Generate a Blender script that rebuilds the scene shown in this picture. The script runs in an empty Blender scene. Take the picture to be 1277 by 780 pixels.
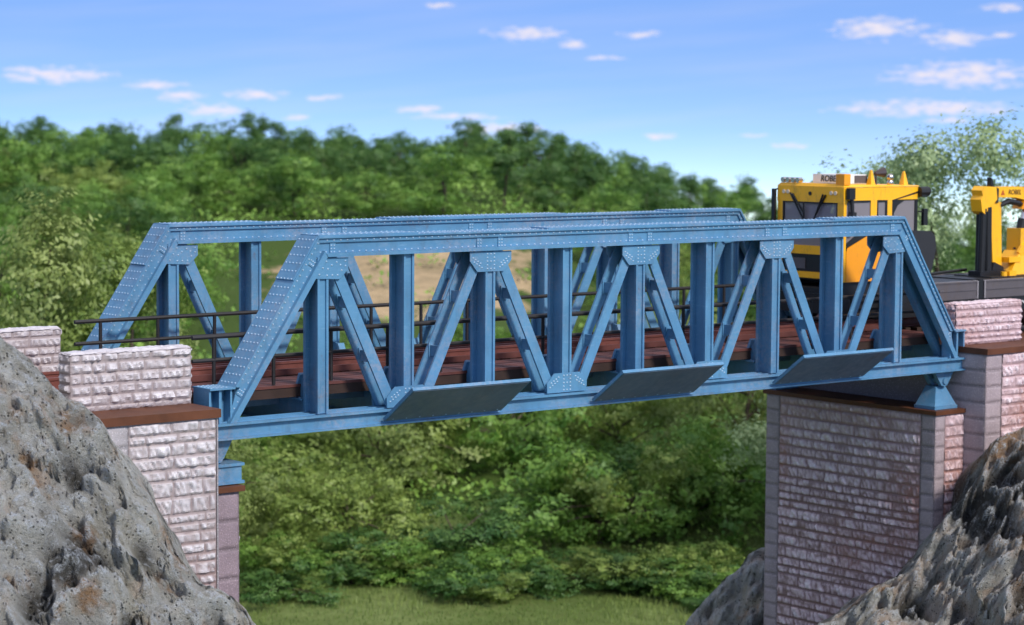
import bpy, bmesh, math, random
import numpy as np
from mathutils import Vector, Matrix, noise

random.seed(7)
R = math.radians
scene = bpy.context.scene
C = scene.collection

# ------------------------------------------------------------------ render / view
scene.render.engine = 'CYCLES'
scene.view_settings.view_transform = 'Standard'
scene.view_settings.look = 'None'
scene.view_settings.exposure = 0
scene.view_settings.gamma = 1
scene.cycles.max_bounces = 4
scene.cycles.diffuse_bounces = 2
scene.cycles.glossy_bounces = 2
scene.cycles.transmission_bounces = 3
scene.cycles.transparent_max_bounces = 6
scene.cycles.use_denoising = True
scene.cycles.use_adaptive_sampling = True
scene.cycles.adaptive_threshold = .02

# ------------------------------------------------------------------ camera
YAW, PIT, ROL = .6851, -.0821, .0063
CAM = Vector((-34.92, -54.76, 8.38))
fw = Vector((math.sin(YAW) * math.cos(PIT), math.cos(YAW) * math.cos(PIT), math.sin(PIT)))
r0 = Vector((math.cos(YAW), -math.sin(YAW), 0))
u0 = r0.cross(fw)
rt = r0 * math.cos(ROL) + u0 * math.sin(ROL)
up = -r0 * math.sin(ROL) + u0 * math.cos(ROL)
cd = bpy.data.cameras.new('camera')
cam = bpy.data.objects.new('camera', cd)
C.objects.link(cam)
m = Matrix((rt, up, -fw)).transposed().to_4x4()
m.translation = CAM
cam.matrix_world = m
cd.sensor_width = 36
cd.lens = 36 * 2967 / 1277
cd.clip_start = .5
cd.clip_end = 6000
cd.dof.use_dof = True
cd.dof.focus_distance = 68
cd.dof.aperture_fstop = .57
scene.camera = cam
FH = Vector((math.sin(YAW), math.cos(YAW), 0))       # the valley runs away from here
RH = Vector((math.cos(YAW), -math.sin(YAW), 0))


def sd(s, D, z):
    return Vector((CAM.x, CAM.y, 0)) + RH * s + FH * D + Vector((0, 0, z))


# ------------------------------------------------------------------ sun and sky
SUN_TO = Vector((.05, -.78, .68)).normalized()
sl = bpy.data.lights.new('sun', 'SUN')
sl.energy = 3.7
sl.angle = R(9)
sl.color = (1, .95, .87)
so = bpy.data.objects.new('sun', sl)
C.objects.link(so)
so.rotation_euler = SUN_TO.to_track_quat('Z', 'Y').to_euler()
so.location = (0, -20, 60)

world = bpy.data.worlds.new('World')
scene.world = world
world.use_nodes = True
wt = world.node_tree
wn, wl = wt.nodes, wt.links
for n in list(wn):
    wn.remove(n)


def wmath(op, a, b=None, c=None, clamp=False):
    n = wn.new('ShaderNodeMath')
    n.operation = op
    n.use_clamp = clamp
    for i, v in enumerate((a, b, c)):
        if v is None:
            continue
        if isinstance(v, (int, float)):
            n.inputs[i].default_value = v
        else:
            wl.new(v, n.inputs[i])
    return n.outputs[0]


tc = wn.new('ShaderNodeTexCoord')
sep = wn.new('ShaderNodeSeparateXYZ')
wl.new(tc.outputs['Generated'], sep.inputs[0])
X, Y, Z = sep.outputs
cmb = wn.new('ShaderNodeCombineXYZ')
wl.new(X, cmb.inputs[0])
wl.new(Y, cmb.inputs[1])
wl.new(wmath('MAXIMUM', wmath('MULTIPLY_ADD', Z, 6.5, .30), .06), cmb.inputs[2])
nrm = wn.new('ShaderNodeVectorMath')
nrm.operation = 'NORMALIZE'
wl.new(cmb.outputs[0], nrm.inputs[0])
sky = wn.new('ShaderNodeTexSky')
sky.sky_type = 'NISHITA'
sky.sun_disc = False
sky.sun_elevation = math.asin(SUN_TO.z)
sky.sun_rotation = math.atan2(SUN_TO.x, SUN_TO.y)
sky.air_density = 1.0
sky.dust_density = .25
sky.ozone_density = 2.0
wl.new(nrm.outputs[0], sky.inputs[0])
az = wmath('MULTIPLY', wmath('ARCTAN2', X, Y), 57.29578)
el = wmath('MULTIPLY', wmath('ARCSINE', Z), 57.29578)
# height tint: paler towards the horizon, deeper blue above
grad = wn.new('ShaderNodeMapRange')
grad.inputs[1].default_value = -1.6
grad.inputs[2].default_value = 3.2
wl.new(el, grad.inputs[0])
ramp = wn.new('ShaderNodeValToRGB')
ramp.color_ramp.elements[0].color = (1.36, 1.36, 1.42, 1)
ramp.color_ramp.elements[1].color = (1.75, 1.95, 2.30, 1)
wl.new(grad.outputs[0], ramp.inputs[0])
mul = wn.new('ShaderNodeMixRGB')
mul.blend_type = 'MULTIPLY'
mul.inputs[0].default_value = 1
wl.new(sky.outputs[0], mul.inputs[1])
wl.new(ramp.outputs[0], mul.inputs[2])
# clouds: small flat cumulus patches in sky directions (azimuth, elevation, half width, half height in degrees)
clouds = [(28.367, 0.964, 1.304, 0.212), (30.755, 0.721, 0.772, 0.116), (31.319, 0.461, 0.579, 0.135),
          (32.074, 0.162, 0.724, 0.174), (33.119, 0.512, 0.676, 0.135), (34.682, 0.446, 0.483, 0.077),
          (34.07, -0.035, 0.386, 0.077), (37.04, 0.175, 0.579, 0.097), (37.906, 0.008, 1.062, 0.097),
          (38.869, -0.274, 1.062, 0.154), (39.527, 2.025, 0.966, 0.174), (40.681, 1.746, 0.386, 0.097),
          (42.27, 2.002, 0.483, 0.116), (41.451, 1.427, 0.483, 0.058), (37.473, 2.658, 0.348, 0.077),
          (47.902, 2.186, 1.11, 0.27), (49.623, 1.943, 0.772, 0.212), (50.787, 2.017, 0.29, 0.077),
          (50.809, 2.651, 0.483, 0.116), (49.882, 1.118, 1.738, 0.328), (49.061, 0.304, 2.124, 0.212),
          (49.535, -0.014, 0.579, 0.077), (42.814, -0.421, 0.386, 0.097), (44.917, -0.387, 0.386, 0.058),
          (45.873, -0.629, 0.483, 0.077), (24.5, 1.5, 1.2, .2), (54.0, 1.6, 1.4, .25), (22, .4, 1.0, .15), (57, .6, 1.4, .2)]
ncv = wn.new('ShaderNodeCombineXYZ')
wl.new(wmath('MULTIPLY', az, 1.0), ncv.inputs[0])
wl.new(wmath('MULTIPLY', el, 3.2), ncv.inputs[1])
nt = wn.new('ShaderNodeTexNoise')
nt.inputs['Scale'].default_value = 2.2
nt.inputs['Detail'].default_value = 6
nt.inputs['Roughness'].default_value = .62
wl.new(ncv.outputs[0], nt.inputs['Vector'])
nz = wmath('MULTIPLY_ADD', nt.outputs[0], 5.4, -2.8)
acc = None
for (a, e, w, h) in clouds:
    dx = wmath('MULTIPLY_ADD', az, 1 / w, -a / w)
    dy = wmath('MULTIPLY_ADD', el, 1 / h, -(e - h * .2) / h)
    # flatter underside
    dy2 = wmath('MULTIPLY', dy, dy)
    d = wmath('MULTIPLY_ADD', dx, dx, dy2)
    v = wmath('SUBTRACT', 1.0, d)
    acc = v if acc is None else wmath('MAXIMUM', acc, v)
cl = wmath('ADD', acc, nz)
cm = wn.new('ShaderNodeMapRange')
cm.interpolation_type = 'SMOOTHSTEP'
cm.inputs[1].default_value = -.55
cm.inputs[2].default_value = 1.55
cm.inputs[4].default_value = .88
wl.new(cl, cm.inputs[0])
# faint cirrus streaks
cv2 = wn.new('ShaderNodeCombineXYZ')
wl.new(wmath('MULTIPLY_ADD', el, -.35, wmath('MULTIPLY', az, .16)), cv2.inputs[0])
wl.new(wmath('MULTIPLY_ADD', az, -.10, wmath('MULTIPLY', el, 1.5)), cv2.inputs[1])
n2 = wn.new('ShaderNodeTexNoise')
n2.inputs['Scale'].default_value = 1.1
n2.inputs['Detail'].default_value = 5
wl.new(cv2.outputs[0], n2.inputs['Vector'])
cir = wn.new('ShaderNodeMapRange')
cir.inputs[1].default_value = .42
cir.inputs[2].default_value = .85
cir.inputs[4].default_value = .14
wl.new(n2.outputs[0], cir.inputs[0])
ctot = wmath('MAXIMUM', cm.outputs[0], cir.outputs[0])
mixc = wn.new('ShaderNodeMixRGB')
wl.new(ctot, mixc.inputs[0])
wl.new(mul.outputs[0], mixc.inputs[1])
mixc.inputs[2].default_value = (6.3, 5.75, 6.15, 1)
hi = wn.new('ShaderNodeMapRange')  # high sky above the view whitened, added for neutral fill light
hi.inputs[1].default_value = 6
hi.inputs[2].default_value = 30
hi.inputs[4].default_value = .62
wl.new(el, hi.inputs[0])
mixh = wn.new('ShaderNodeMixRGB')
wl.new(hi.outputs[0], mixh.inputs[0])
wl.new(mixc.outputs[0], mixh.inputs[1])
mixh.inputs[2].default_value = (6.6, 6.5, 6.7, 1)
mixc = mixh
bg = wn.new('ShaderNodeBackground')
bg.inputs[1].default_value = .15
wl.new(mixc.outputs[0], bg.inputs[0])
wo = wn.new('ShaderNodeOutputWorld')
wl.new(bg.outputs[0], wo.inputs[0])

# ------------------------------------------------------------------ materials


class Mat:
    """tiny helper around a principled material"""

    def __init__(self, name, rough=.5, spec=.4, metal=0):
        self.m = bpy.data.materials.new(name)
        self.m.use_nodes = True
        self.t = self.m.node_tree
        self.n, self.l = self.t.nodes, self.t.links
        self.b = self.n['Principled BSDF']
        self.b.inputs['Roughness'].default_value = rough
        self.b.inputs['Specular IOR Level'].default_value = spec
        self.b.inputs['Metallic'].default_value = metal
        self.tc = self.n.new('ShaderNodeTexCoord')
        self.geo = self.n.new('ShaderNodeNewGeometry')

    def noise(self, scale, detail=4, rough=.55, stretch=None, world=True):
        n = self.n.new('ShaderNodeTexNoise')
        n.inputs['Scale'].default_value = scale
        n.inputs['Detail'].default_value = detail
        n.inputs['Roughness'].default_value = rough
        src = self.geo.outputs['Position'] if world else self.tc.outputs['Object']
        if stretch:
            mp = self.n.new('ShaderNodeMapping')
            mp.inputs['Scale'].default_value = stretch
            self.l.new(src, mp.inputs[0])
            src = mp.outputs[0]
        self.l.new(src, n.inputs['Vector'])
        return n.outputs[0]

    def voro(self, scale, feature='F1'):
        n = self.n.new('ShaderNodeTexVoronoi')
        n.feature = feature
        n.inputs['Scale'].default_value = scale
        self.l.new(self.geo.outputs['Position'], n.inputs['Vector'])
        return n.outputs[0]

    def rng(self, v, a, b, c=0, d=1, smooth=False):
        n = self.n.new('ShaderNodeMapRange')
        if smooth:
            n.interpolation_type = 'SMOOTHSTEP'
        for i, q in zip((1, 2, 3, 4), (a, b, c, d)):
            n.inputs[i].default_value = q
        self.l.new(v, n.inputs[0])
        return n.outputs[0]

    def math(self, op, a, b):
        n = self.n.new('ShaderNodeMath')
        n.operation = op
        for i, v in enumerate((a, b)):
            if isinstance(v, (int, float)):
                n.inputs[i].default_value = v
            else:
                self.l.new(v, n.inputs[i])
        return n.outputs[0]

    def mix(self, f, a, b, blend='MIX'):
        n = self.n.new('ShaderNodeMixRGB')
        n.blend_type = blend
        for i, v in enumerate((f, a, b)):
            if isinstance(v, (int, float)):
                n.inputs[i].default_value = v
            elif isinstance(v, tuple):
                n.inputs[i].default_value = (*v, 1) if len(v) == 3 else v
            else:
                self.l.new(v, n.inputs[i])
        return n.outputs[0]

    def color(self, c):
        if isinstance(c, tuple):
            self.b.inputs['Base Color'].default_value = (*c, 1)
        else:
            self.l.new(c, self.b.inputs['Base Color'])
        return self

    def bump(self, h, strength=.3, dist=.02):
        n = self.n.new('ShaderNodeBump')
        n.inputs['Strength'].default_value = strength
        n.inputs['Distance'].default_value = dist
        self.l.new(h, n.inputs['Height'])
        self.l.new(n.outputs[0], self.b.inputs['Normal'])
        return self

    def attr(self, name):
        n = self.n.new('ShaderNodeAttribute')
        n.attribute_name = name
        return n.outputs['Fac']


def blue_paint(name, base, dark, light, dusty=.42):
    M = Mat(name, .42, .45)
    c = M.mix(M.rng(M.noise(.55, 5), .35, .68), base, dark)
    c = M.mix(M.math('MULTIPLY', M.rng(M.noise(7, 6, .7, (.35, .35, 1.6)), .55, .78), .5), c, light)
    # pinkish-grey weathering dust in patches
    d = M.math('MULTIPLY', M.rng(M.noise(.42, 4), .46, .66), M.rng(M.noise(8, 6, .75), .42, .64))
    c = M.mix(M.math('MULTIPLY', d, dusty), c, (.40, .33, .34))
    g = M.math('MULTIPLY', M.rng(M.noise(3.0, 5, .65, (1, 1, .28)), .54, .72), .32)
    c = M.mix(g, c, (.060, .085, .115))
    rs = M.math('MULTIPLY', M.rng(M.noise(1.1, 5, .7), .60, .70), M.rng(M.noise(13, 4, .7), .45, .6))
    c = M.mix(M.math('MULTIPLY', rs, .45), c, (.14, .075, .05))
    M.color(c)
    M.b.inputs['Roughness'].default_value = .4
    M.l.new(M.rng(M.noise(4, 4), .3, .7, .32, .6), M.b.inputs['Roughness'])
    M.bump(M.noise(26, 4), .10, .02)
    return M.m


BLUE = blue_paint('blue_bridge_paint', (.096, .252, .420), (.070, .188, .325), (.22, .38, .53))
RIVET = blue_paint('rubbed_rivet_paint', (.36, .49, .62), (.26, .39, .54), (.52, .58, .66), .5)
TREAD = blue_paint('blue_grey_tread_plate', (.115, .165, .255), (.09, .13, .205), (.17, .23, .32), .3)
PLATE = blue_paint('blue_plate_paint', (.10, .175, .26), (.08, .14, .215), (.16, .24, .33), .3)


def stone(name, face, deep, shine, stain=None):
    M = Mat(name, .42, .5)
    h = M.attr('relief')
    c = M.mix(M.rng(h, .0, .55), deep, face)
    c = M.mix(M.math('MULTIPLY', M.rng(h, .55, 1.0, 0, 1), M.rng(M.noise(9, 4), .3, .62)), c, shine)  # glossy highlights of the raised faces painted into the colour
    c = M.mix(M.math('MULTIPLY', M.rng(M.noise(.8, 4), .45, .75), .25), c, (.24, .155, .145))
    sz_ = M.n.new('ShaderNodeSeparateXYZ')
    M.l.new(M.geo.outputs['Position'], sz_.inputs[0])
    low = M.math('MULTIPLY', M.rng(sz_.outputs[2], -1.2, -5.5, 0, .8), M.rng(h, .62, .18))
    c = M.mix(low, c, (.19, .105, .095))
    if stain:
        c = M.mix(M.math('MULTIPLY', M.math('MULTIPLY', M.rng(M.noise(.30, 2, .5, (1, .8, 1.2)), .50, .66), M.rng(M.noise(6, 4), .3, .6)), .7), c, stain)
    M.color(c)
    M.l.new(M.rng(M.noise(11, 3), .3, .7, .28, .6), M.b.inputs['Roughness'])
    M.bump(M.noise(30, 5, .65), .35, .03)
    return M.m


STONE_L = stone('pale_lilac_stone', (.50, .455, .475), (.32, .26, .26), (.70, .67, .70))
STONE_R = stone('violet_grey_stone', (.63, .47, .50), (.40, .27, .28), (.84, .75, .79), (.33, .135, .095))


def smooth_stone(name, base):
    M = Mat(name, .5, .4)
    c = M.mix(M.rng(M.noise(1.2, 4), .3, .7), base, tuple(v * .72 for v in base))
    h = M.attr('relief')
    c = M.mix(M.rng(h, .55, .15), c, tuple(v * .55 for v in base))
    c = M.mix(M.rng(M.voro(16), .34, .08, 0, .7), c, tuple(min(1, v * 1.5) for v in base))
    M.color(c)
    M.bump(M.noise(24, 3, .6), .6, .03)
    return M.m


QUOIN_L = smooth_stone('dressed_lilac_stone', (.47, .43, .455))
QUOIN_R = smooth_stone('dressed_violet_stone', (.43, .35, .375))
QUOIN_D = smooth_stone('dressed_mauve_stone', (.30, .225, .255))


def brown(name, base, rough=.55):
    M = Mat(name, rough, .3)
    c = M.mix(M.rng(M.noise(1.6, 5), .3, .7), base, tuple(v * .6 for v in base))
    c = M.mix(M.rng(M.noise(40, 3), .6, .8, 0, .35), c, tuple(min(1, v * 2.0) for v in base))
    M.color(c)
    M.bump(M.noise(30, 4), .25, .02)
    return M.m


CAP = brown('chocolate_slab', (.135, .048, .022))
TIMBER = brown('dark_sleeper_timber', (.050, .028, .022), .8)
PLANK = brown('red_brown_plank', (.135, .046, .038), .6)
RAILM = brown('rusty_rail_steel', (.21, .072, .058), .45)
BLACK = Mat('black_painted_steel', .45, .4).color((.012, .012, .013)).m
BLACKG = Mat('black_railing_steel', .5, .35).color((.018, .016, .017)).m


def simple(name, col, rough=.4, spec=.5, metal=0, var=.15, grime=0):
    M = Mat(name, rough, spec, metal)
    c = M.mix(M.rng(M.noise(2.2, 4), .3, .7, 0, var), col, tuple(v * .45 for v in col))
    if grime:
        c = M.mix(M.math('MULTIPLY', M.rng(M.noise(2.4, 6, .75, (1, 1, .4)), .54, .72), grime), c, (.10, .065, .04))
    M.color(c)
    M.bump(M.noise(18, 3), .05, .02)
    return M.m


YELLOW = simple('traffic_yellow_paint', (.96, .47, .010), .35, .5, 0, .12, .45)
ORANGE = simple('deep_yellow_paint', (.92, .34, .008), .35, .5, 0, .12, .40)
WHITE = simple('white_paint', (.78, .77, .75), .4)
CHROME = simple('chrome', (.7, .62, .55), .18, .5, 1)
GREYB = simple('grey_drop_side', (.105, .092, .098), .5, .4, 0, .3, .6)
GREYE = simple('grey_worn_edge', (.26, .24, .25), .5)
LAMP = simple('clear_lamp_lens', (.75, .62, .45), .15, .6)
MARK = simple('white_marking', (.62, .62, .62), .5)
INKB = Mat('black_lettering', .5, .3).color((.015, .015, .018)).m
HAZY = simple('hazard_yellow', (.80, .62, .02), .45)
GL = Mat('tinted_glass', .06, .6)
GL.color((.30, .27, .30))
GL.b.inputs['Alpha'].default_value = .60
GLASS = GL.m


def rock_mat(name, ochre, beige):
    M = Mat(name, .85, .15)
    geo = M.geo
    sepn = M.n.new('ShaderNodeSeparateXYZ')
    M.l.new(geo.outputs['Normal'], sepn.inputs[0])
    c = M.mix(M.rng(M.noise(.8, 6, .65), .35, .66), (.44, .43, .395), (.72, .71, .665))
    # broad yellow-green and ochre patches
    c = M.mix(M.rng(M.noise(.42, 4), .54, .68, 0, .6), c, (.42, .36, .22))
    c = M.mix(M.rng(M.noise(.5, 5, .6, (1.2, .8, 1)), ochre, ochre + .09, 0, .8), c, (.42, .22, .09))
    # pink-beige clean patches
    c = M.mix(M.rng(M.noise(.95, 4), beige, beige + .12, 0, .75), c, (.66, .55, .46))
    # dark hollows
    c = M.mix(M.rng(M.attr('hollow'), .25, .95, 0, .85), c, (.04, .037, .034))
    # blue-white dry-brush on edges
    pt = M.rng(geo.outputs['Pointiness'], .505, .56)
    dry = M.math('MULTIPLY', M.math('MAXIMUM', pt, M.rng(M.noise(2.6, 7, .75), .52, .68, 0, .75)), M.rng(M.noise(14, 6, .75), .40, .58))
    c = M.mix(M.math('MULTIPLY', dry, .9), c, (.78, .82, .88))
    # small black pits
    pit = M.math('MULTIPLY', M.rng(M.voro(8), .30, .16), M.rng(M.noise(2.2, 4), .40, .54))
    c = M.mix(M.math('MULTIPLY', pit, .75), c, (.05, .047, .04))
    fine = M.rng(M.noise(11, 6, .8), .54, .68, 0, .45)
    c = M.mix(fine, c, (.095, .09, .078))
    M.color(c)
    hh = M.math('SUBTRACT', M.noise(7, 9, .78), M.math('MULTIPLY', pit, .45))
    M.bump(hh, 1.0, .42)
    return M.m


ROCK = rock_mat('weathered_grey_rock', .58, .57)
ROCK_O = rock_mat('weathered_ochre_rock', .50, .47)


def leaf_mat(name, c1, c2, c3, trans=.33):
    m_ = bpy.data.materials.new(name)
    m_.use_nodes = True
    t = m_.node_tree
    n, l = t.nodes, t.links
    for q in list(n):
        n.remove(q)
    oi = n.new('ShaderNodeObjectInfo')
    at = n.new('ShaderNodeAttribute')
    at.attribute_name = 'tone'
    r1 = n.new('ShaderNodeMixRGB')
    r1.inputs[1].default_value = (*c1, 1)
    r1.inputs[2].default_value = (*c2, 1)
    l.new(oi.outputs['Random'], r1.inputs[0])
    r2 = n.new('ShaderNodeMixRGB')
    l.new(at.outputs['Fac'], r2.inputs[0])
    l.new(r1.outputs[0], r2.inputs[1])
    r2.inputs[2].default_value = (*c3, 1)
    df = n.new('ShaderNodeBsdfDiffuse')
    tr = n.new('ShaderNodeBsdfTranslucent')
    gl = n.new('ShaderNodeBsdfGlossy')
    gl.inputs['Roughness'].default_value = .5
    l.new(r2.outputs[0], df.inputs[0])
    l.new(r2.outputs[0], tr.inputs[0])
    mx = n.new('ShaderNodeMixShader')
    mx.inputs[0].default_value = trans
    l.new(df.outputs[0], mx.inputs[1])
    l.new(tr.outputs[0], mx.inputs[2])
    m2 = n.new('ShaderNodeMixShader')
    m2.inputs[0].default_value = .03
    l.new(mx.outputs[0], m2.inputs[1])
    l.new(gl.outputs[0], m2.inputs[2])
    o = n.new('ShaderNodeOutputMaterial')
    l.new(m2.outputs[0], o.inputs[0])
    return m_


LEAF_DARK = leaf_mat('dark_leaves', (.032, .104, .026), (.052, .138, .030), (.14, .25, .055))
LEAF_MID = leaf_mat('mid_green_leaves', (.076, .198, .030), (.118, .245, .038), (.28, .44, .085))
LEAF_OLIVE = leaf_mat('olive_leaves', (.115, .195, .036), (.155, .230, .044), (.33, .42, .10))
LEAF_PALE = leaf_mat('pale_silvery_leaves', (.150, .225, .048), (.18, .245, .055), (.36, .43, .14))
LEAF_AIRY = leaf_mat('hazy_pale_leaves', (.25, .36, .15), (.28, .375, .17), (.42, .52, .27))
LEAF_GRASS = leaf_mat('meadow_grass_blades', (.115, .190, .040), (.13, .20, .045), (.24, .31, .09), .3)
BARK = brown('grey_brown_bark', (.10, .075, .055), .9)


def ground_mat():
    M = Mat('valley_ground', .95, .1)
    c = M.mix(M.rng(M.noise(.10, 6, .65), .35, .65), (.085, .125, .030), (.170, .215, .070))
    c = M.mix(M.rng(M.noise(.9, 5, .7), .45, .7, 0, .6), c, (.085, .10, .03))
    sandm = M.rng(M.math('ADD', M.attr('sand'), M.math('MULTIPLY', M.math('SUBTRACT', M.noise(.22, 5, .65), .5), 1.9)), .38, .62)
    sand = M.mix(M.rng(M.noise(.30, 6, .7), .35, .65), (.47, .34, .20), (.26, .20, .115))
    c = M.mix(M.attr('wood'), c, (.055, .090, .020))
    c = M.mix(sandm, c, sand)
    M.color(c)
    M.bump(M.noise(1.4, 6, .7), .6, .3)
    return M.m


GROUND = ground_mat()

# ------------------------------------------------------------------ mesh helpers


def tag(o, label=None, cat=None, group=None, kind=None):
    for k, v in (('label', label), ('category', cat), ('group', group), ('kind', kind)):
        if v:
            o[k] = v
    return o


def empty(name, loc, label, cat, group=None, rz=0):
    o = bpy.data.objects.new(name, None)
    o.empty_display_size = .5
    C.objects.link(o)
    o.location = loc
    o.rotation_euler = (0, 0, rz)
    return tag(o, label, cat, group)


def world_loc(o):
    v = Vector(o.location)
    while o.parent:
        o = o.parent
        v = v + Vector(o.location)
    return v


RIV = []
for k in range(6):
    RIV.append((math.cos(k * math.pi / 3), math.sin(k * math.pi / 3), 0))
for k in range(6):
    RIV.append((.62 * math.cos(k * math.pi / 3), .62 * math.sin(k * math.pi / 3), .62))
RIV.append((0, 0, .85))
RIVF = [(k, (k + 1) % 6, 6 + (k + 1) % 6, 6 + k) for k in range(6)] + [(6 + k, 6 + (k + 1) % 6, 12) for k in range(6)]


class MB:
    def __init__(self):
        self.v, self.f, self.rv, self.rf = [], [], [], []

    def add(self, vs, fs):
        n = len(self.v)
        self.v += [tuple(q) for q in vs]
        self.f += [tuple(i + n for i in q) for q in fs]
        return self

    def box(self, x0, x1, y0, y1, z0, z1):
        vs = [(x, y, z) for z in (z0, z1) for y in (y0, y1) for x in (x0, x1)]
        return self.add(vs, [(0, 2, 3, 1), (4, 5, 7, 6), (0, 1, 5, 4), (2, 6, 7, 3), (0, 4, 6, 2), (1, 3, 7, 5)])

    def prism_y(self, poly, y0, y1):
        """polygon in (x,z), extruded along y"""
        n = len(poly)
        a = sum(poly[i][0] * poly[(i + 1) % n][1] - poly[(i + 1) % n][0] * poly[i][1] for i in range(n))
        if a < 0:
            poly = poly[::-1]
        vs = [(p[0], y0, p[1]) for p in poly] + [(p[0], y1, p[1]) for p in poly]
        fs = [tuple(range(n)), tuple(range(2 * n - 1, n - 1, -1))]
        fs += [(i, n + i, n + (i + 1) % n, (i + 1) % n) for i in range(n)]
        return self.add(vs, fs)

    def prism_x(self, poly, x0, x1):
        """polygon in (y,z), extruded along x"""
        n = len(poly)
        a = sum(poly[i][0] * poly[(i + 1) % n][1] - poly[(i + 1) % n][0] * poly[i][1] for i in range(n))
        if a < 0:
            poly = poly[::-1]
        vs = [(x0, p[0], p[1]) for p in poly] + [(x1, p[0], p[1]) for p in poly]
        fs = [tuple(range(n - 1, -1, -1)), tuple(range(n, 2 * n))]
        fs += [((i + 1) % n, n + (i + 1) % n, n + i, i) for i in range(n)]
        return self.add(vs, fs)

    def hexa(self, b, t):
        return self.add(list(b) + list(t), [(3, 2, 1, 0), (4, 5, 6, 7), (0, 1, 5, 4), (1, 2, 6, 5), (2, 3, 7, 6), (3, 0, 4, 7)])

    def tube(self, a, b, r, n=10, r2=None, caps=True):
        a, b = Vector(a), Vector(b)
        r2 = r if r2 is None else r2
        d = (b - a).normalized()
        u = d.orthogonal().normalized()
        w = d.cross(u)
        vs = []
        for p, rr in ((a, r), (b, r2)):
            for k in range(n):
                q = 2 * math.pi * k / n
                vs.append(p + u * math.cos(q) * rr + w * math.sin(q) * rr)
        fs = [(k, (k + 1) % n, n + (k + 1) % n, n + k) for k in range(n)]
        if caps:
            fs += [tuple(range(n - 1, -1, -1)), tuple(range(n, 2 * n))]
        return self.add(vs, fs)

    def path(self, pts, r, n=8):
        for i in range(len(pts) - 1):
            self.tube(pts[i], pts[i + 1], r, n)
        return self

    def sphere(self, c, r, nu=10, nv=6, sx=1, sy=1, sz=1):
        vs, fs = [], []
        for j in range(nv + 1):
            t = math.pi * j / nv
            for i in range(nu):
                p = 2 * math.pi * i / nu
                vs.append((c[0] + r * sx * math.sin(t) * math.cos(p), c[1] + r * sy * math.sin(t) * math.sin(p), c[2] + r * sz * math.cos(t)))
        for j in range(nv):
            for i in range(nu):
                fs.append((j * nu + i, (j + 1) * nu + i, (j + 1) * nu + (i + 1) % nu, j * nu + (i + 1) % nu))
        return self.add(vs, fs)

    def rivet(self, p, nrm, r=.030):
        nv = Vector(nrm).normalized()
        u = nv.orthogonal().normalized()
        w = nv.cross(u)
        n = len(self.rv)
        for q in RIV:
            self.rv.append(tuple(Vector(p) + (u * q[0] + w * q[1] + nv * q[2]) * r))
        self.rf += [tuple(i + n for i in f) for f in RIVF]
        return self

    def mesh(self, name, mats, bevel=0, center=None, smooth=False):
        bm = bmesh.new()
        vs = [bm.verts.new(q) for q in self.v]
        for f in self.f:
            try:
                bm.faces.new([vs[i] for i in f])
            except ValueError:
                pass
        if bevel:
            es = [e for e in bm.edges if len(e.link_faces) == 2 and e.calc_face_angle(0) > .6]
            bmesh.ops.bevel(bm, geom=es, offset=bevel, segments=1, profile=.5, affect='EDGES', clamp_overlap=True)
        if smooth:
            for f in bm.faces:
                f.smooth = True
        if self.rv:
            rvs = [bm.verts.new(q) for q in self.rv]
            for f in self.rf:
                ff = bm.faces.new([rvs[i] for i in f])
                ff.material_index = 1 if len(mats) > 1 else 0
                ff.smooth = True
        if center is not None:
            bmesh.ops.translate(bm, verts=bm.verts, vec=-Vector(center))
        me = bpy.data.meshes.new(name)
        bm.to_mesh(me)
        bm.free()
        for q in mats:
            me.materials.append(q)
        return me

    def build(self, name, mats, parent=None, bevel=0, smooth=False):
        if not isinstance(mats, (list, tuple)):
            mats = [mats]
        allv = self.v + self.rv
        lo = [min(q[i] for q in allv) for i in range(3)]
        hi = [max(q[i] for q in allv) for i in range(3)]
        c = Vector([(lo[0] + hi[0]) / 2, (lo[1] + hi[1]) / 2, lo[2]])
        me = self.mesh(name, mats, bevel, c, smooth)
        o = bpy.data.objects.new(name, me)
        C.objects.link(o)
        if parent:
            o.parent = parent
            o.location = c - world_loc(parent)
        else:
            o.location = c
        return o


def inst(o, parent, dloc):
    """copy of a part (and its sub-parts) sharing mesh data, moved by dloc"""
    c = o.copy()
    C.objects.link(c)
    c.parent = parent
    c.location = Vector(o.location) + Vector(dloc)
    for ch in o.children:
        inst(ch, c, (0, 0, 0))
    return c


def text_mesh(name, body, size, mat, parent, loc, rot, extrude=.004, shear=0, bold=.0):
    cu = bpy.data.curves.new(name, 'FONT')
    cu.body = body
    cu.size = size
    cu.extrude = extrude
    cu.shear = shear
    cu.offset = bold
    cu.align_x = 'CENTER'
    cu.align_y = 'CENTER'
    tmp = bpy.data.objects.new(name, cu)
    C.objects.link(tmp)
    dg = bpy.context.evaluated_depsgraph_get()
    me = bpy.data.meshes.new_from_object(tmp.evaluated_get(dg))
    bpy.data.objects.remove(tmp)
    me.materials.clear()
    me.materials.append(mat)
    o = bpy.data.objects.new(name, me)
    C.objects.link(o)
    o.parent = parent
    o.location = Vector(loc) - world_loc(parent)
    o.rotation_euler = rot
    return o


# ------------------------------------------------------------------ the bridge
P, H, CH, TD = 3.0, 4.44, .57, .80
BLO, BHI = -.45, 0.0
XL, XR = -.72, 30.48
bridge = empty('truss_bridge', (15, 4.4, -.45), 'riveted light blue steel truss bridge spanning the valley between two stone abutments', 'bridge')
PAINT = [BLUE, RIVET]

# outline of the upper chord and end posts
OUT = [(-.61, 0.0), (2.81, H + CH), (27.19, H + CH), (30.61, 0.0)]
XL0, XR0 = OUT[0][0], OUT[3][0]


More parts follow.
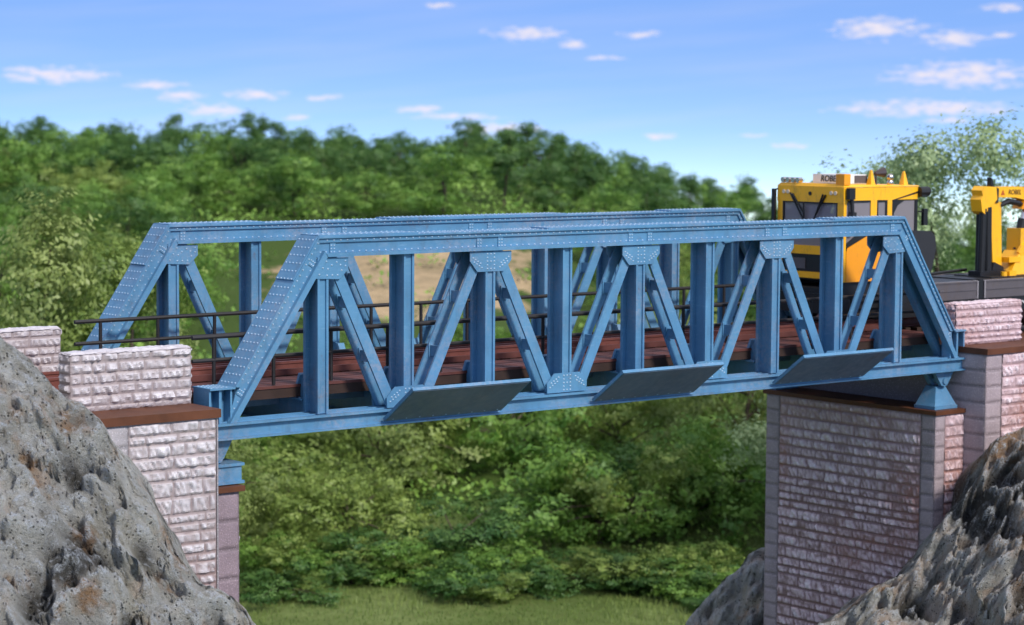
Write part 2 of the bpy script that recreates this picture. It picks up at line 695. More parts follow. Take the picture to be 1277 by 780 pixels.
def off_seg(k, o):
    a, b = Vector(OUT[k]), Vector(OUT[k + 1])
    d = (b - a).normalized()
    nrm = Vector((d.y, -d.x))           # inwards (to the right of travel = down)
    return a + nrm * o, d


def cross2(p, d, q, e):
    den = d.x * e.y - d.y * e.x
    t = ((q.x - p.x) * e.y - (q.y - p.y) * e.x) / den
    return p + d * t


def corner(k, o):
    p, d = off_seg(k - 1, o)
    q, e = off_seg(k, o)
    return cross2(p, d, q, e)


def foot(right, o, z):
    p, d = off_seg(2 if right else 0, o)
    return p + d * ((z - p.y) / d.y)


def end_poly(right, o0, o1, z0, z1):
    k = 2 if right else 1
    return [tuple(foot(right, o0, z0)), tuple(corner(k, o0)), tuple(corner(k, o1)), tuple(foot(right, o1, z1))]


def top_poly(o0, o1):
    return [tuple(corner(1, o0)), tuple(corner(2, o0)), tuple(corner(2, o1)), tuple(corner(1, o1))]


def rot_rivets(mb, a, b, n, y, ny, r=.029):
    for k in range(n):
        t = (k + .5) / n
        mb.rivet((a[0] + (b[0] - a[0]) * t, y, a[1] + (b[1] - a[1]) * t), (0, ny, 0), r)


def truss(yb, tagname):
    far = yb > 1
    S = lambda v: yb + v
    side_faces = [(0, -1)] if not far else [(0, -1)]
    # ---- top chord
    mb = MB()
    mb.prism_y(top_poly(0, .05), S(-.06), S(TD + .06))
    mb.prism_y(top_poly(.05, .17), S(0.0), S(TD))
    for ya, yb2 in ((.06, .12), (TD - .12, TD - .06)):
        mb.prism_y(top_poly(.17, CH - .10), S(ya), S(yb2))
    for ya, yb2 in ((-.09, .20), (TD - .20, TD + .09)):
        mb.prism_y(top_poly(CH - .10, CH), S(ya), S(yb2))
    # doubled cover plates
    for x0, x1 in ((2.80, 6.3), (11.2, 18.8), (23.7, 27.20)):
        z = H + CH
        mb.box(x0, x1, S(-.03), S(TD + .03), z, z + .045)
    a, b = corner(1, .11), corner(2, .11)
    nn = 104
    for k in range(nn):
        x = a.x + .15 + (b.x - a.x - .3) * (k + .5) / nn
        mb.rivet((x, S(0.0), a.y), (0, -1, 0), .029)
        if k % 1 == 0:
            mb.rivet((x, S(.06), H + .13), (0, -1, 0), .030)
    for k in range(130):
        x = 2.9 + 24.2 * (k + .5) / 130
        zt = H + CH + (.045 if (x < 6.3 or 11.2 < x < 18.8 or x > 23.7) else 0)
        for yy in (.0, .22, .58, .80):
            mb.rivet((x, S(yy), zt), (0, 0, 1), .024)
    # upright splice cleats on the web
    for xc in (3.35, 8.6, 9.4, 14.6, 15.4, 20.6, 21.4, 26.65):
        mb.box(xc - .10, xc + .10, S(.035), S(.0605), H + .08, H + CH - .175)
        for zz in (H + .13, H + .22, H + .31):
            for dx in (-.05, .05):
                mb.rivet((xc + dx, S(.035), zz), (0, -1, 0), .028)
    mb.build('top_chord', PAINT, bridge, .010)
    # ---- end posts
    for right in (False, True):
        mb = MB()
        ze = .98
        mb.prism_y(end_poly(right, 0, .05, ze, ze), S(-.06), S(TD + .06))
        mb.prism_y(end_poly(right, .05, .17, ze - .02, ze - .02), S(0), S(TD))
        for ya, yb2 in ((.06, .12), (TD - .12, TD - .06)):
            mb.prism_y(end_poly(right, .17, CH - .17, .80, .02), S(ya), S(yb2))
        for ya, yb2 in ((-.075, .20), (TD - .20, TD + .075)):
            mb.prism_y(end_poly(right, CH - .17, CH, .005, .005), S(ya), S(yb2))
        # thick splice plate near the knee
        pk = off_seg(2 if right else 0, 0)
        kc = corner(2 if right else 1, 0)
        d = pk[1] * (1 if not right else -1)
        nrm = Vector((d.y, -d.x)) if not right else Vector((-d.y, d.x))
        p0, p1 = kc - d * 1.45, kc
        q0, q1 = p0 - nrm * .045, p1 - nrm * .045
        sg = 1
        mb.prism_y([tuple(p0), tuple(p1), tuple(q1), tuple(q0)], S(-.03), S(TD + .03))
        # cover plate rivet rows
        L = (kc - foot(right, 0, ze)).length
        n_out = -nrm
        rows = 19
        for k in range(rows):
            c = foot(right, 0, ze) + d * (L * (k + .45) / rows)
            lift = .045 if (kc - c).length < 1.45 else 0
            for j in range(5):
                yy = .06 + (TD - .12) * j / 4
                mb.rivet((c.x - nrm.x * lift, S(yy), c.y - nrm.y * lift), (n_out.x, 0, n_out.y), .030)
        a1, b1 = foot(right, .11, 1.1), corner(2 if right else 1, .11)
        rot_rivets(mb, tuple(a1), tuple(b1), 26, S(0), -1)
        a1, b1 = foot(right, .36, .3), corner(2 if right else 1, .36)
        rot_rivets(mb, tuple(a1), tuple(b1), 26, S(.06), -1, .026)
        # cleats at knee and foot, square to the post
        for dist_ in (.55, 4.75):
            c = corner(2 if right else 1, .27) - d * dist_
            e = nrm
            pp = [c + e * .11 + d * .10, c - e * .09 + d * .10, c - e * .09 - d * .10, c + e * .11 - d * .10]
            mb.prism_y([tuple(q) for q in pp], S(.035), S(.0605))
            for u in (-.06, .01, .08):
                for w in (-.05, .05):
                    q = c + e * u + d * w
                    mb.rivet((q.x, S(.035), q.y), (0, -1, 0), .028)
        mb.build('end_post', PAINT, bridge, .010)
        # foot box
        mb = MB()
        xf = foot(right, 0, .98).x
        xe = XR if right else XL
        x0, x1 = min(xf, xe), max(xf, xe)
        mb.box(x0 - (.0 if right else .03), x1 + (.03 if right else .0), S(-.06), S(TD + .06), .93, .98)
        sgn = 1 if right else -1
        mb.box(xe - .03, xe + .03, S(.0), S(TD), .002, .93)
        mb.box(min(xe - sgn * .05, xe - sgn * .70), max(xe - sgn * .05, xe - sgn * .70), S(.36), S(.42), .002, .93)
        mb.box(min(xe - sgn * .30, xe - sgn * .38), max(xe - sgn * .30, xe - sgn * .38), S(.02), S(.36), .002, .93)
        mb.box(min(xe - sgn * .66, xe - sgn * .72), max(xe - sgn * .66, xe - sgn * .72), S(.02), S(.36), .002, .93)
        for kx in range(4):
            for ky in range(5):
                mb.rivet((xe - sgn * (.08 + .16 * kx), S(.06 + .17 * ky), .98), (0, 0, 1), .029)
        mb.build('foot_bracket', PAINT, bridge, .010)
    # ---- bottom chord
    mb = MB()
    mb.box(XL, XR, S(-.12), S(TD + .12), -.06, 0)
    mb.box(XL, XR, S(.02), S(TD - .02), -.40, -.06)
    mb.box(XL, XR, S(-.12), S(TD + .12), BLO, -.40)
    for yy in (.12, .40, .66):
        mb.box(XL, XR, S(yy), S(yy + .05), 0, .03)
    mb.build('bottom_chord', PAINT, bridge, .010)
    # ---- verticals
    mb = MB()
    w = .185
    for (ya, yb2, ys) in ((.06, .11, .006), (.62, .67, .724)):
        mb.box(3 - w, 3 + w, S(ya), S(yb2), .032, H - .002)
        lo, hi = (S(ys), S(ya)) if ys < ya else (S(yb2), S(ys))
        for sx in (-1, 1):
            xa, xb = 3 + sx * w, 3 + sx * (w - .075)
            mb.box(min(xa, xb), max(xa, xb), lo, hi, .032, H - .002)
    mb.box(3 - .035, 3 + .035, S(.11), S(.62), .032, H - .002)
    v0 = mb.build('vertical_post', PAINT, bridge, .010)
    for i in range(1, 9):
        inst(v0, bridge, (P * i, 0, 0))
    # ---- diagonals: a near and a far bar joined by battens
    def diag(direction):
        g = MB()
        # local: top at x=.30,z=H ; bottom at x=2.47,z=.03 (measured from the node with the top gusset)
        t0, b0 = (3 + .32, H - .01), (3 + 2.47, .035)
        if direction < 0:
            t0, b0 = (3 - .32, H - .01), (3 - 2.47, .035)
        hw = .185
        for ya, yb2 in ((.065, .135), (.60, .665)):
            g.prism_y([(t0[0] - hw, t0[1]), (t0[0] + hw, t0[1]), (b0[0] + hw, b0[1]), (b0[0] - hw, b0[1])], S(ya), S(yb2))
        for t in (.30, .66):
            cx, cz = t0[0] + (b0[0] - t0[0]) * t, t0[1] + (b0[1] - t0[1]) * t
            g.box(cx - .07, cx + .07, S(.135), S(.60), cz - .16, cz + .16)
            g.box(cx - .12, cx + .12, S(.56), S(.60), cz - .22, cz + .22)
        return g
    d0 = diag(1).build('diagonal_brace', PAINT, bridge, .010)
    for i in (2, 4, 6):
        inst(d0, bridge, (P * i, 0, 0))
    g = diag(-1)
    d1 = g.build('diagonal_brace', PAINT, bridge, .010)
    d1.location = Vector(d1.location) + Vector((6, 0, 0))
    for i in (2, 4, 6):
        inst(d1, bridge, (P * i, 0, 0))

    # ---- gussets (near and inner face)
    gus_in = []

    def gusset(poly, riv, center=None):
        g = MB()
        inner = MB().prism_y(poly, S(.702), S(.742)).build('gusset_plate', PAINT, bridge, .008)
        gus_in.append(inner)
        g.prism_y(poly, S(-.012), S(.028))
        for (x, z) in riv:
            g.rivet((x, S(-.012), z), (0, -1, 0), .030)
        return g
    xc = 9.0
    fan = []
    for k in range(5):
        for dx in (-.13, 0, .13):
            if dx == 0 and k % 2:
                continue
            fan.append((dx, .06 + .11 * k))
    for sx in (-1, 1):
        for k in range(4):
            for j in range(2):
                ax = .32 + .105 * k * .9 + .05 * j
                az_ = .10 + .10 * k * .55 + .13 * j
                fan.append((sx * (ax + .02), az_))
    top = [(xc - .78, H - .03), (xc + .78, H - .03), (xc + .78, H - .30), (xc + .50, H - .62), (xc - .50, H - .62), (xc - .78, H - .30)]
    rv = [(xc + dx, H - .62 + .02 + z_) for dx, z_ in [(q[0], q[1]) for q in fan]]
    rv = [(x, z_) for x, z_ in rv if z_ < H - .07 and not (abs(x - xc) > .5 + (z_ - (H - .62)) * .85)]
    g0 = gusset(top, rv).build('gusset_plate', PAINT, bridge, .008)
    for i in (2, 4):
        inst(g0, bridge, (P * i, 0, 0))
        inst(gus_in[0], bridge, (P * i, 0, 0))
    xc = 6.0
    bot = [(xc - .78, .03), (xc + .78, .03), (xc + .80, .32), (xc + .50, .62), (xc - .50, .62), (xc - .80, .32)]
    rv = [(xc + dx, .62 - .02 - z_) for dx, z_ in fan]
    rv = [(x, z_) for x, z_ in rv if z_ > .07 and not (abs(x - xc) > .5 + (.62 - z_) * .85)]
    g1 = gusset(bot, rv).build('gusset_plate', PAINT, bridge, .008)
    for i in (2, 4, 6):
        inst(g1, bridge, (P * i, 0, 0))
        inst(gus_in[1], bridge, (P * i, 0, 0))
    for mir in (False, True):
        f = (lambda x: 30 - x) if mir else (lambda x: x)
        poly = [(f(2.70), 3.84), (f(3.03), 4.40), (f(3.85), 4.40), (f(3.85), 4.07), (f(3.55), 3.80)]
        rv = [(f(2.86), 3.95), (f(2.98), 4.13), (f(3.10), 4.31), (f(3.12), 3.92), (f(3.3), 3.92), (f(3.48), 3.92), (f(3.62), 4.05), (f(3.75), 4.17), (f(3.75), 4.31), (f(3.28), 4.2), (f(3.45), 4.28), (f(3.15), 4.1), (f(3.58), 4.2)]
        gusset(poly, rv).build('gusset_plate', PAINT, bridge, .008)
    # ---- knee brackets towards the deck
    mb = MB()
    sy = 1 if not far else -1
    yi = S(.70) if not far else S(.03)
    pts = [(yi, .004), (yi + sy * .62, .004), (yi + sy * .62, .35), (yi + sy * .28, 1.05), (yi, 1.12)]
    mb.prism_x(pts, 2.97, 3.03)
    mb.prism_x([(yi + sy * .62, .352), (yi + sy * .70, .352), (yi + sy * .36, 1.10), (yi + sy * .28, 1.052)], 2.88, 3.12)
    k0 = mb.build('knee_bracket', PAINT, bridge, .008)
    for i in range(1, 9):
        inst(k0, bridge, (P * i, 0, 0))


truss(0.0, 'near')
truss(8.0, 'far')

# cross beams, stringers
mb = MB()
mb.box(-.06 + 3, .06 + 3, .82, 7.98, -.38, .34)
mb.box(-.20 + 3, .20 + 3, .82, 7.98, .34, .39)
mb.box(-.20 + 3, .20 + 3, .82, 7.98, -.43, -.38)
for k in range(22):
    for sx in (-.12, .12):
        mb.rivet((3 + sx, 1.0 + .31 * k, .39), (0, 0, 1), .029)
cb = mb.build('cross_beam', PAINT, bridge, .008)
for i in (-1, 0, 1, 2, 3, 4, 5, 6, 7, 8, 9):
    if i:
        dx = P * i
        if i == -1:
            dx = -3.25
        if i == 9:
            dx = 27.2
        inst(cb, bridge, (dx, 0, 0))
for yy in (2.2, 3.4, 5.15, 6.3):
    MB().box(XL + .1, XR - .1, yy - .05, yy + .05, .10, .52).build('stringer', PLATE, bridge)
for i in range(9):
    x0, x1 = 3 * i + 1.6, 3 * i + 4.4
for i in range(5):
    mb = MB()
    for s in (0, 1):
        a = Vector((6 * i + .2, 1.0 + 6.6 * s, -.36))
        b = Vector((6 * i + 5.8, 7.6 - 6.6 * s, -.36))
        d = (b - a).normalized()
        n = Vector((-d.y, d.x, 0)) * .09
        zo = Vector((0, 0, .02 * s))
        mb.hexa([a + n + zo, a - n + zo, b - n + zo, b + n + zo], [a + n + zo + Vector((0, 0, .015)), a - n + zo + Vector((0, 0, .015)), b - n + zo + Vector((0, 0, .015)), b + n + zo + Vector((0, 0, .015))])
    mb.build('wind_brace', PLATE, bridge)

# slanted plates along the lower chord
for k, (xa, xb) in enumerate(((5.02, 9.33), (12.95, 17.2), (20.80, 25.1))):
    mb = MB()
    y0, z0, y1, z1 = -.125, -.33, -1.52, .68
    d = Vector((0, y1 - y0, z1 - z0)).normalized()
    n = Vector((0, d.z, -d.y))
    th = n * .10
    A = [Vector((xa, y0, z0)), Vector((xb, y0, z0)), Vector((xb, y1, z1)), Vector((xa, y1, z1))]
    if n.z < 0:
        th = -th
    mb.hexa([A[3], A[2], A[1], A[0]], [A[3] + th, A[2] + th, A[1] + th, A[0] + th])
    # raised rim along the outer edges
    rim = d * .06
    o = mb.build('sloping_plate', [BLUE, PLATE], bridge, .012)
    under = MB()
    e = Vector((.05, 0, 0))
    s = d * .05
    down = -th.normalized() * .012
    q = [A[0] + e + s, A[1] - e + s, A[2] - e - s, A[3] + e - s]
    under.hexa([p + down for p in q], [p - down * .2 for p in q])
    M_ = under
    for k in range(9):
        q_ = A[0].lerp(A[1], (k + .5) / 9) + d * .12 - th.normalized() * .014
        under.rivet(q_, -th, .026)
    pl = under.build('underside_sheet', [TREAD, RIVET], o)
    pl.location = Vector(pl.location)

# bearings
def bearing(right, yb):
    s = 1 if right else -1
    if right:
        px0, px1, pz0, pz1 = 29.05, 30.25, -1.79, -1.0
        ped = MB()
        y0, y1 = yb + .05, yb + 1.0
        ped.hexa([(px0, y0, pz0), (px1, y0, pz0), (px1, y1, pz0), (px0, y1, pz0)], [(px0, y0, pz0 + .12), (px1, y0, pz0 + .12), (px1, y1, pz0 + .12), (px0, y1, pz0 + .12)])
        ped.hexa([(px0 + .03, y0 + .03, pz0 + .122), (px1 - .03, y0 + .03, pz0 + .122), (px1 - .03, y1 - .03, pz0 + .122), (px0 + .03, y1 - .03, pz0 + .122)],
                 [(px0 + .36, y0 + .28, pz1), (px1 - .36, y0 + .28, pz1), (px1 - .36, y1 - .2, pz1), (px0 + .36, y1 - .2, pz1)])
        cx = (px0 + px1) / 2
        zt = -1.0
    else:
        px0, px1, pz0, pz1 = -.85, .38, -1.69, -1.12
        ped = MB()
        y0, y1 = yb + .0, yb + .95
        ped.box(px0, px1, y0, y1, pz0, pz0 + .08)
        ped.box(px0 + .06, px1 - .06, y0 + .06, y1 - .06, pz0 + .08, pz1 - .08)
        ped.box(px0, px1, y0, y1, pz1 - .08, pz1)
        cx = -.42
        zt = -1.12
    b = ped.build('bearing_block', PAINT, bridge, .012)
    rk = MB()
    hw = .52
    for ya in (yb + .15, yb + .62):
        poly = [(cx - hw, BLO - .004), (cx + hw, BLO - .004), (cx + .24, zt + .16), (cx + .15, zt + .04), (cx, zt + .004), (cx - .15, zt + .04), (cx - .24, zt + .16)]
        rk.prism_y(poly, ya, ya + .16)
        rk.tube((cx, ya - .05, zt + .20), (cx, ya - .001, zt + .20), .11, 12)
    rk.tube((cx, yb + .31, zt + .2), (cx, yb + .62, zt + .2), .12, 12)
    rk.build('rocker', PAINT, b, .010)


for r_ in (False, True):
    for yb in (0.0, 7.75):
        bearing(r_, yb)

# walkways and fascia
for ya, yb in ((1.06, 3.02), (5.55, 7.50)):
    wk = MB()
    n = 7
    for k in range(n):
        y0 = ya + (yb - ya) * k / n
        y1 = ya + (yb - ya) * (k + 1) / n - .03
        wk.box(XL + .15, XR - .1, y0, y1, .70 + .006 * (k % 2), .78 + .006 * (k % 3))
    wk.build('walkway', PLANK, bridge)
    fy = ya + .03 if ya < 4 else yb - .15
    MB().box(XL + .15, XR - .1, fy, fy + .12, .42, .698).build('fascia_beam', TIMBER, bridge)
    MB().box(XL + .15, XR - .1, ya + 1.0, ya + 1.15, .42, .698).build('fascia_beam', TIMBER, bridge)

# railings
for yr, x0 in ((1.14, -.58), (7.42, -.74)):
    rl = MB()
    rl.tube((x0, yr, 2.27), (30.4, yr, 2.27), .062, 8)
    rl.tube((x0, yr, 1.62), (30.4, yr, 1.62), .058, 8)
    ro = rl.build('handrail', BLACKG, bridge)
    po = MB().tube((.12, yr, .80), (.12, yr, 2.27), .055, 8).build('rail_post', BLACKG, bridge)
    for k in range(1, 16):
        inst(po, bridge, (1.98 * k + random.uniform(-.03, .03), 0, 0))

# ------------------------------------------------------------------ the railway track
track = empty('railway_track', (15, 4.28, .55), 'rusty red-brown railway track on dark sleepers running across the bridge deck', 'railway track')
sl0 = MB().box(-.13 + 0, .13, 2.98 + .08, 5.50, .53, .79).build('sleeper', TIMBER, track)
for k in range(-8, 72):
    if k == 0:
        continue
    x = .62 * k
    # on the abutments the track sits lower than the deck edge slabs
    inst(sl0, track, (x, 0, random.uniform(-.01, .01)))
for yy in (3.56, 5.0):
    rr = MB()
    sec = [(-.09, .80), (.09, .80), (.09, .84), (.025, .88), (.025, 1.05), (.05, 1.08), (.05, 1.15), (-.05, 1.15), (-.05, 1.08), (-.025, 1.05), (-.025, .88), (-.09, .84)]
    rr.prism_x([(yy + a * 1.15, b) for a, b in sec], -11, 48)
    rr.build('rail', RAILM, track)
for yy in (3.95, 4.6):
    rr = MB()
    rr.prism_x([(yy + a, .80 + (b - .80) * .8) for a, b in sec], -.5, 30.5)
    rr.build('guard_rail', RAILM, track)
for yy in (3.10, 5.36):
    MB().box(-.5, 30.5, yy - .05, yy + .05, .80, .98).build('guard_timber', PLANK, track)

# ------------------------------------------------------------------ masonry


def relief_wall(name, parent, origin, udir, width, height, nrm, mats, mode='rock', seed=1, res=.055, depth=.10, courses=(.24, .44), bl=(.55, 1.15), label=None):
    """a wall face as one continuous sheet whose relief follows a random course-and-block layout"""
    rnd = random.Random(seed)
    rows = []
    z = height
    while z > 0:
        h = rnd.uniform(*courses)
        h = min(h, z)
        if z - h < courses[0] * .5:
            h = z
        cuts = []
        u = -rnd.uniform(0, bl[0]) if mode == 'rock' else 0
        if mode == 'quoin':
            cuts = [0, width]
        else:
            cuts = [0]
            u = rnd.uniform(.3, 1) * bl[1]
            while u < width - bl[0] * .4:
                cuts.append(u)
                u += rnd.uniform(*bl) * (h / .34) ** .5
            cuts.append(width)
        rows.append((z - h, z, cuts, [rnd.uniform(.6, 1.15) for _ in cuts], rnd.random() * 50))
        z -= h
    nu = max(2, int(width / res))
    nv = max(2, int(height / res))
    ud, nv3 = Vector(udir).normalized(), Vector(nrm).normalized()
    O = Vector(origin)
    vs, rel = [], []
    ri = len(rows) - 1
    for j in range(nv + 1):
        zz = height * j / nv
        while ri > 0 and zz > rows[ri][1]:
            ri -= 1
        z0, z1, cuts, amp, ph = rows[ri]
        ci = 0
        for i in range(nu + 1):
            uu = width * i / nu
            while ci < len(cuts) - 2 and uu > cuts[ci + 1]:
                ci += 1
            wob = noise.noise((uu * 3.1, zz * 3.1, seed)) * .016
            ev = max(0, min(1, (min(zz - z0, z1 - zz) - .012 + wob) / .065))
            eu = max(0, min(1, (min(uu - cuts[ci], cuts[ci + 1] - uu) - .008 + wob) / .06))
            sf = (.55 if mats.name.startswith('violet') else .02) * (.4 + .9 * ((ci * 37 + int(z0 * 100)) % 10) / 10) if mode == 'rock' else 0
            e = ev * ev * (3 - 2 * ev) * (sf + (1 - sf) * eu * eu * (3 - 2 * eu))
            if mode == 'rock':
                q = Vector((uu * 1.0 + ph, zz * 1.0, seed * 3.7))
                chip = abs(noise.noise((q.x * 5.6 + zz * 2.2, q.y * 2.4, q.z))) * 1.35
                chip2 = noise.noise((q.x * 12 + zz * 3, q.y * 7, q.z + 5)) * 1.5
                big = noise.noise((q.x * 2.2, q.y * 2.6, q.z + 9))
                hgt = e * (.38 + .95 * chip + .26 * chip2 + .30 * big) * amp[ci]
                hgt = max(0, hgt)
            else:
                hgt = e * (.50 + .08 * noise.noise((uu * 16, zz * 16, seed)))
            vs.append(O + ud * uu + Vector((0, 0, zz)) + nv3 * (hgt * depth))
            rel.append(hgt)
    fs = []
    W = nu + 1
    flip = ud.cross(Vector((0, 0, 1))).dot(nv3) < 0
    for j in range(nv):
        for i in range(nu):
            a = (j * W + i, j * W + i + 1, (j + 1) * W + i + 1, (j + 1) * W + i)
            fs.append(a[::-1] if flip else a)
    c = O + ud * (width / 2)
    me = bpy.data.meshes.new(name)
    me.from_pydata([tuple(v - c) for v in vs], [], fs)
    at = me.attributes.new('relief', 'FLOAT', 'POINT')
    at.data.foreach_set('value', rel)
    me.materials.append(mats)
    me.polygons.foreach_set('use_smooth', [False] * len(me.polygons) if mode == 'rock' else [True] * len(me.polygons))
    o = bpy.data.objects.new(name, me)
    C.objects.link(o)
    o.parent = parent
    o.location = c - world_loc(parent)
    return o


def parapet(parent, x0, x1, y0, y1, z0, z1, mat, seed):
    """free-standing low wall with rough faces all round, closed as one mesh"""
    rnd = random.Random(seed)
    root = None
    faces = [((x0, y0, z0), (1, 0, 0), x1 - x0, (0, -1, 0)), ((x1, y0, z0), (0, 1, 0), y1 - y0, (1, 0, 0)),
             ((x1, y1, z0), (-1, 0, 0), x1 - x0, (0, 1, 0)), ((x0, y1, z0), (0, -1, 0), y1 - y0, (-1, 0, 0))]
    core = MB().box(x0 + .012, x1 - .012, y0 + .012, y1 - .012, z0, z1 - .004)
    b = core.build('parapet', mat, parent)
    # rough coping
    nx, ny = int((x1 - x0) / .07), 8
    vs, rel = [], []
    for j in range(ny + 1):
        for i in range(nx + 1):
            x = x0 - .03 + (x1 - x0 + .06) * i / nx
            y = y0 - .05 + (y1 - y0 + .10) * j / ny
            edge = min(i, nx - i, j * 1.0, ny - j)
            h = .035 * noise.noise((x * 4, y * 6, seed)) + .02 * noise.noise((x * 11, y * 11, seed)) - (.05 if edge == 0 else 0)
            vs.append((x, y, z1 + .02 + h))
            rel.append(.75 + 5 * h)
    fs = [(j * (nx + 1) + i, j * (nx + 1) + i + 1, (j + 1) * (nx + 1) + i + 1, (j + 1) * (nx + 1) + i) for j in range(ny) for i in range(nx)]
    c = Vector(((x0 + x1) / 2, (y0 + y1) / 2, z1))
    me = bpy.data.meshes.new('coping')
    me.from_pydata([tuple(Vector(v) - c) for v in vs], [], fs)
    me.attributes.new('relief', 'FLOAT', 'POINT').data.foreach_set('value', rel)
    me.materials.append(mat)
    o = bpy.data.objects.new('coping', me)
    C.objects.link(o)
    o.parent = b
    o.location = c - world_loc(b)
    for k, (org, ud, wd, nr) in enumerate(faces):
        relief_wall('rough_face', b, org, ud, wd, z1 - z0, nr, mat, 'rock', seed * 10 + k, .045, .10, (.20, .30), (.4, .95))
    return b


def abutment(right):
    if not right:
        root = empty('stone_abutment', (-4, 4.3, -14), 'pale lilac stone abutment on the left, half hidden behind the grey rock', 'abutment')
        XB, zt, zb = -1.15, .58, .35
        x_end = -14.0
        sx0, sx1 = -1.13, .13
        rough, dress, dressd = STONE_L, QUOIN_L, QUOIN_D
        zs = -1.72
    else:
        root = empty('stone_abutment', (34, 4.3, -14), 'tall violet-grey stone abutment on the right with a red-stained pier face', 'abutment')
        XB, zt, zb = 30.45, .38, .17
        x_end = 52.0
        sx0, sx1 = 28.93, 30.43
        rough, dress, dressd = STONE_R, QUOIN_R, QUOIN_R
        zs = -1.80
    Y0, Y1 = -1.05, 9.65
    BOT = -14.5
    lo, hi = min(XB, x_end), max(XB, x_end)
    # solid cores
    MB().box(lo + .01, hi - .01, Y0 + .01, Y1 - .01, BOT, zb - .001).build('core_masonry', dress, root)
    MB().box(sx0 + .012, sx1 - .012, -.09, 8.14, BOT, zs - .15).build('bearing_pier', dress, root)
    # long walls
    if not right:
        relief_wall('side_wall', root, (-3.86, Y0, -9.5), (1, 0, 0), 2.66, zb + 9.5, (0, -1, 0), rough, 'rock', 11, .042, .10, (.22, .48), (.42, 1.35))
        relief_wall('quoin', root, (-4.85, Y0, -9.5), (1, 0, 0), .97, zb + 9.5, (0, -1, 0), dress, 'quoin', 5, .05, .07, (.56, .60))
        relief_wall('side_wall', root, (-14, Y0, -9.5), (1, 0, 0), 9.12, zb + 9.5, (0, -1, 0), rough, 'rock', 12, .10, .10, (.22, .48), (.42, 1.35))
        MB().box(-1.195, -1.15, Y0 - .04, Y0 + .3, -9.5, zb - .002).build('corner_strip', dress, root)
        # slim column (side of the bearing pier)
        relief_wall('column', root, (-1.12, -.10, -9.5), (1, 0, 0), 1.25, 7.62, (0, -1, 0), dressd, 'quoin', 8, .05, .07, (.78, .82))
        relief_wall('pier_face', root, (sx1, -.1, -9.5), (0, 1, 0), 8.2, 7.62, (1, 0, 0), rough, 'rock', 9, .10, .10, (.22, .48), (.42, 1.35))
        MB().box(sx0 - .01, sx1 + .13, -.22, 8.3, zs - .15, zs).build('bearing_slab', CAP, root, .015)
    else:
        # river face of the bearing pier: dressed corners and rough field
        relief_wall('pier_face', root, (sx0, 7.44, -14.2), (0, -1, 0), 6.88, 14.2 + zs - .15, (-1, 0, 0), rough, 'rock', 21, .05, .085, (.27, .46), (.6, 1.25))
        for ya, yb in ((8.16, 7.46), (.54, -.10)):
            relief_wall('quoin', root, (sx0, ya, -14.2), (0, -1, 0), ya - yb, 14.2 + zs - .15, (-1, 0, 0), dress, 'quoin', 6, .05, .06, (.565, .57))
        relief_wall('quoin', root, (sx0 - .02, -.10, -14.2), (1, 0, 0), .52, 14.2 + zs - .15, (0, -1, 0), dress, 'quoin', 6, .05, .06, (.565, .57))
        relief_wall('side_wall', root, (sx0 + .50, -.10, -14.2), (1, 0, 0), sx1 - sx0 - .5, 14.2 + zs - .15, (0, -1, 0), rough, 'rock', 23, .05, .09, (.30, .46), (.5, 1.1))
        # back face corner of the upper block
        relief_wall('quoin', root, (XB, .9, -14.2), (0, -1, 0), 1.96, zb + 14.2, (-1, 0, 0), dress, 'quoin', 7, .05, .06, (.565, .57))
        relief_wall('quoin', root, (XB - .02, Y0, -14.2), (1, 0, 0), .86, zb + 14.2, (0, -1, 0), dress, 'quoin', 7, .05, .06, (.565, .57))
        relief_wall('side_wall', root, (XB + .86, Y0, -14.2), (1, 0, 0), 16, zb + 14.2, (0, -1, 0), rough, 'rock', 24, .06, .10, (.27, .46), (.5, 1.1))
        MB().box(sx0 - .10, sx1, -.20, 8.28, zs - .15, zs).build('bearing_slab', CAP, root, .015)
    # brown slabs and the sunk bed between
    s = -1 if right else 1
    xo = XB - .07 if right else XB + .06
    a, b = min(xo, x_end), max(xo, x_end)
    MB().box(a, b, Y0 - .10, 2.35, zb, zt).build('cap_slab', CAP, root, .02)
    MB().box(a, b, 6.2, Y1 + .10, zb, zt + (.18 if not right else 0)).build('cap_slab', CAP, root, .02)
    MB().box(a + (.02 if right else 0), b - (0 if right else .02), 2.352, 6.198, zb - .05, zb + .02).build('track_bed', CAP, root)
    # parapets
    if not right:
        parapet(root, -4.76, -1.10, .36, .95, zt + .003, 2.13, rough, 3)
        parapet(root, -9.9, -1.14, 7.55, 8.15, zt + .183, 2.12, rough, 4)
    else:
        parapet(root, 30.42, 34.05, .36, .95, zt + .003, 1.86, rough, 5)
        parapet(root, 30.5, 34.1, 7.55, 8.15, zt + .003, 1.86, rough, 6)
    return root


abutment(False)
abutment(True)

# ------------------------------------------------------------------ rocks


def interp(pts, s):
    if s <= pts[0][0]:
        return pts[0][1] + (s - pts[0][0]) * (pts[1][1] - pts[0][1]) / (pts[1][0] - pts[0][0])
    for (a, za), (b, zb) in zip(pts, pts[1:]):
        if s <= b:
            t = (s - a) / (b - a)
            return za + (zb - za) * t
    (a, za), (b, zb) = pts[-2], pts[-1]
    return zb + (s - b) * (zb - za) / (b - a)


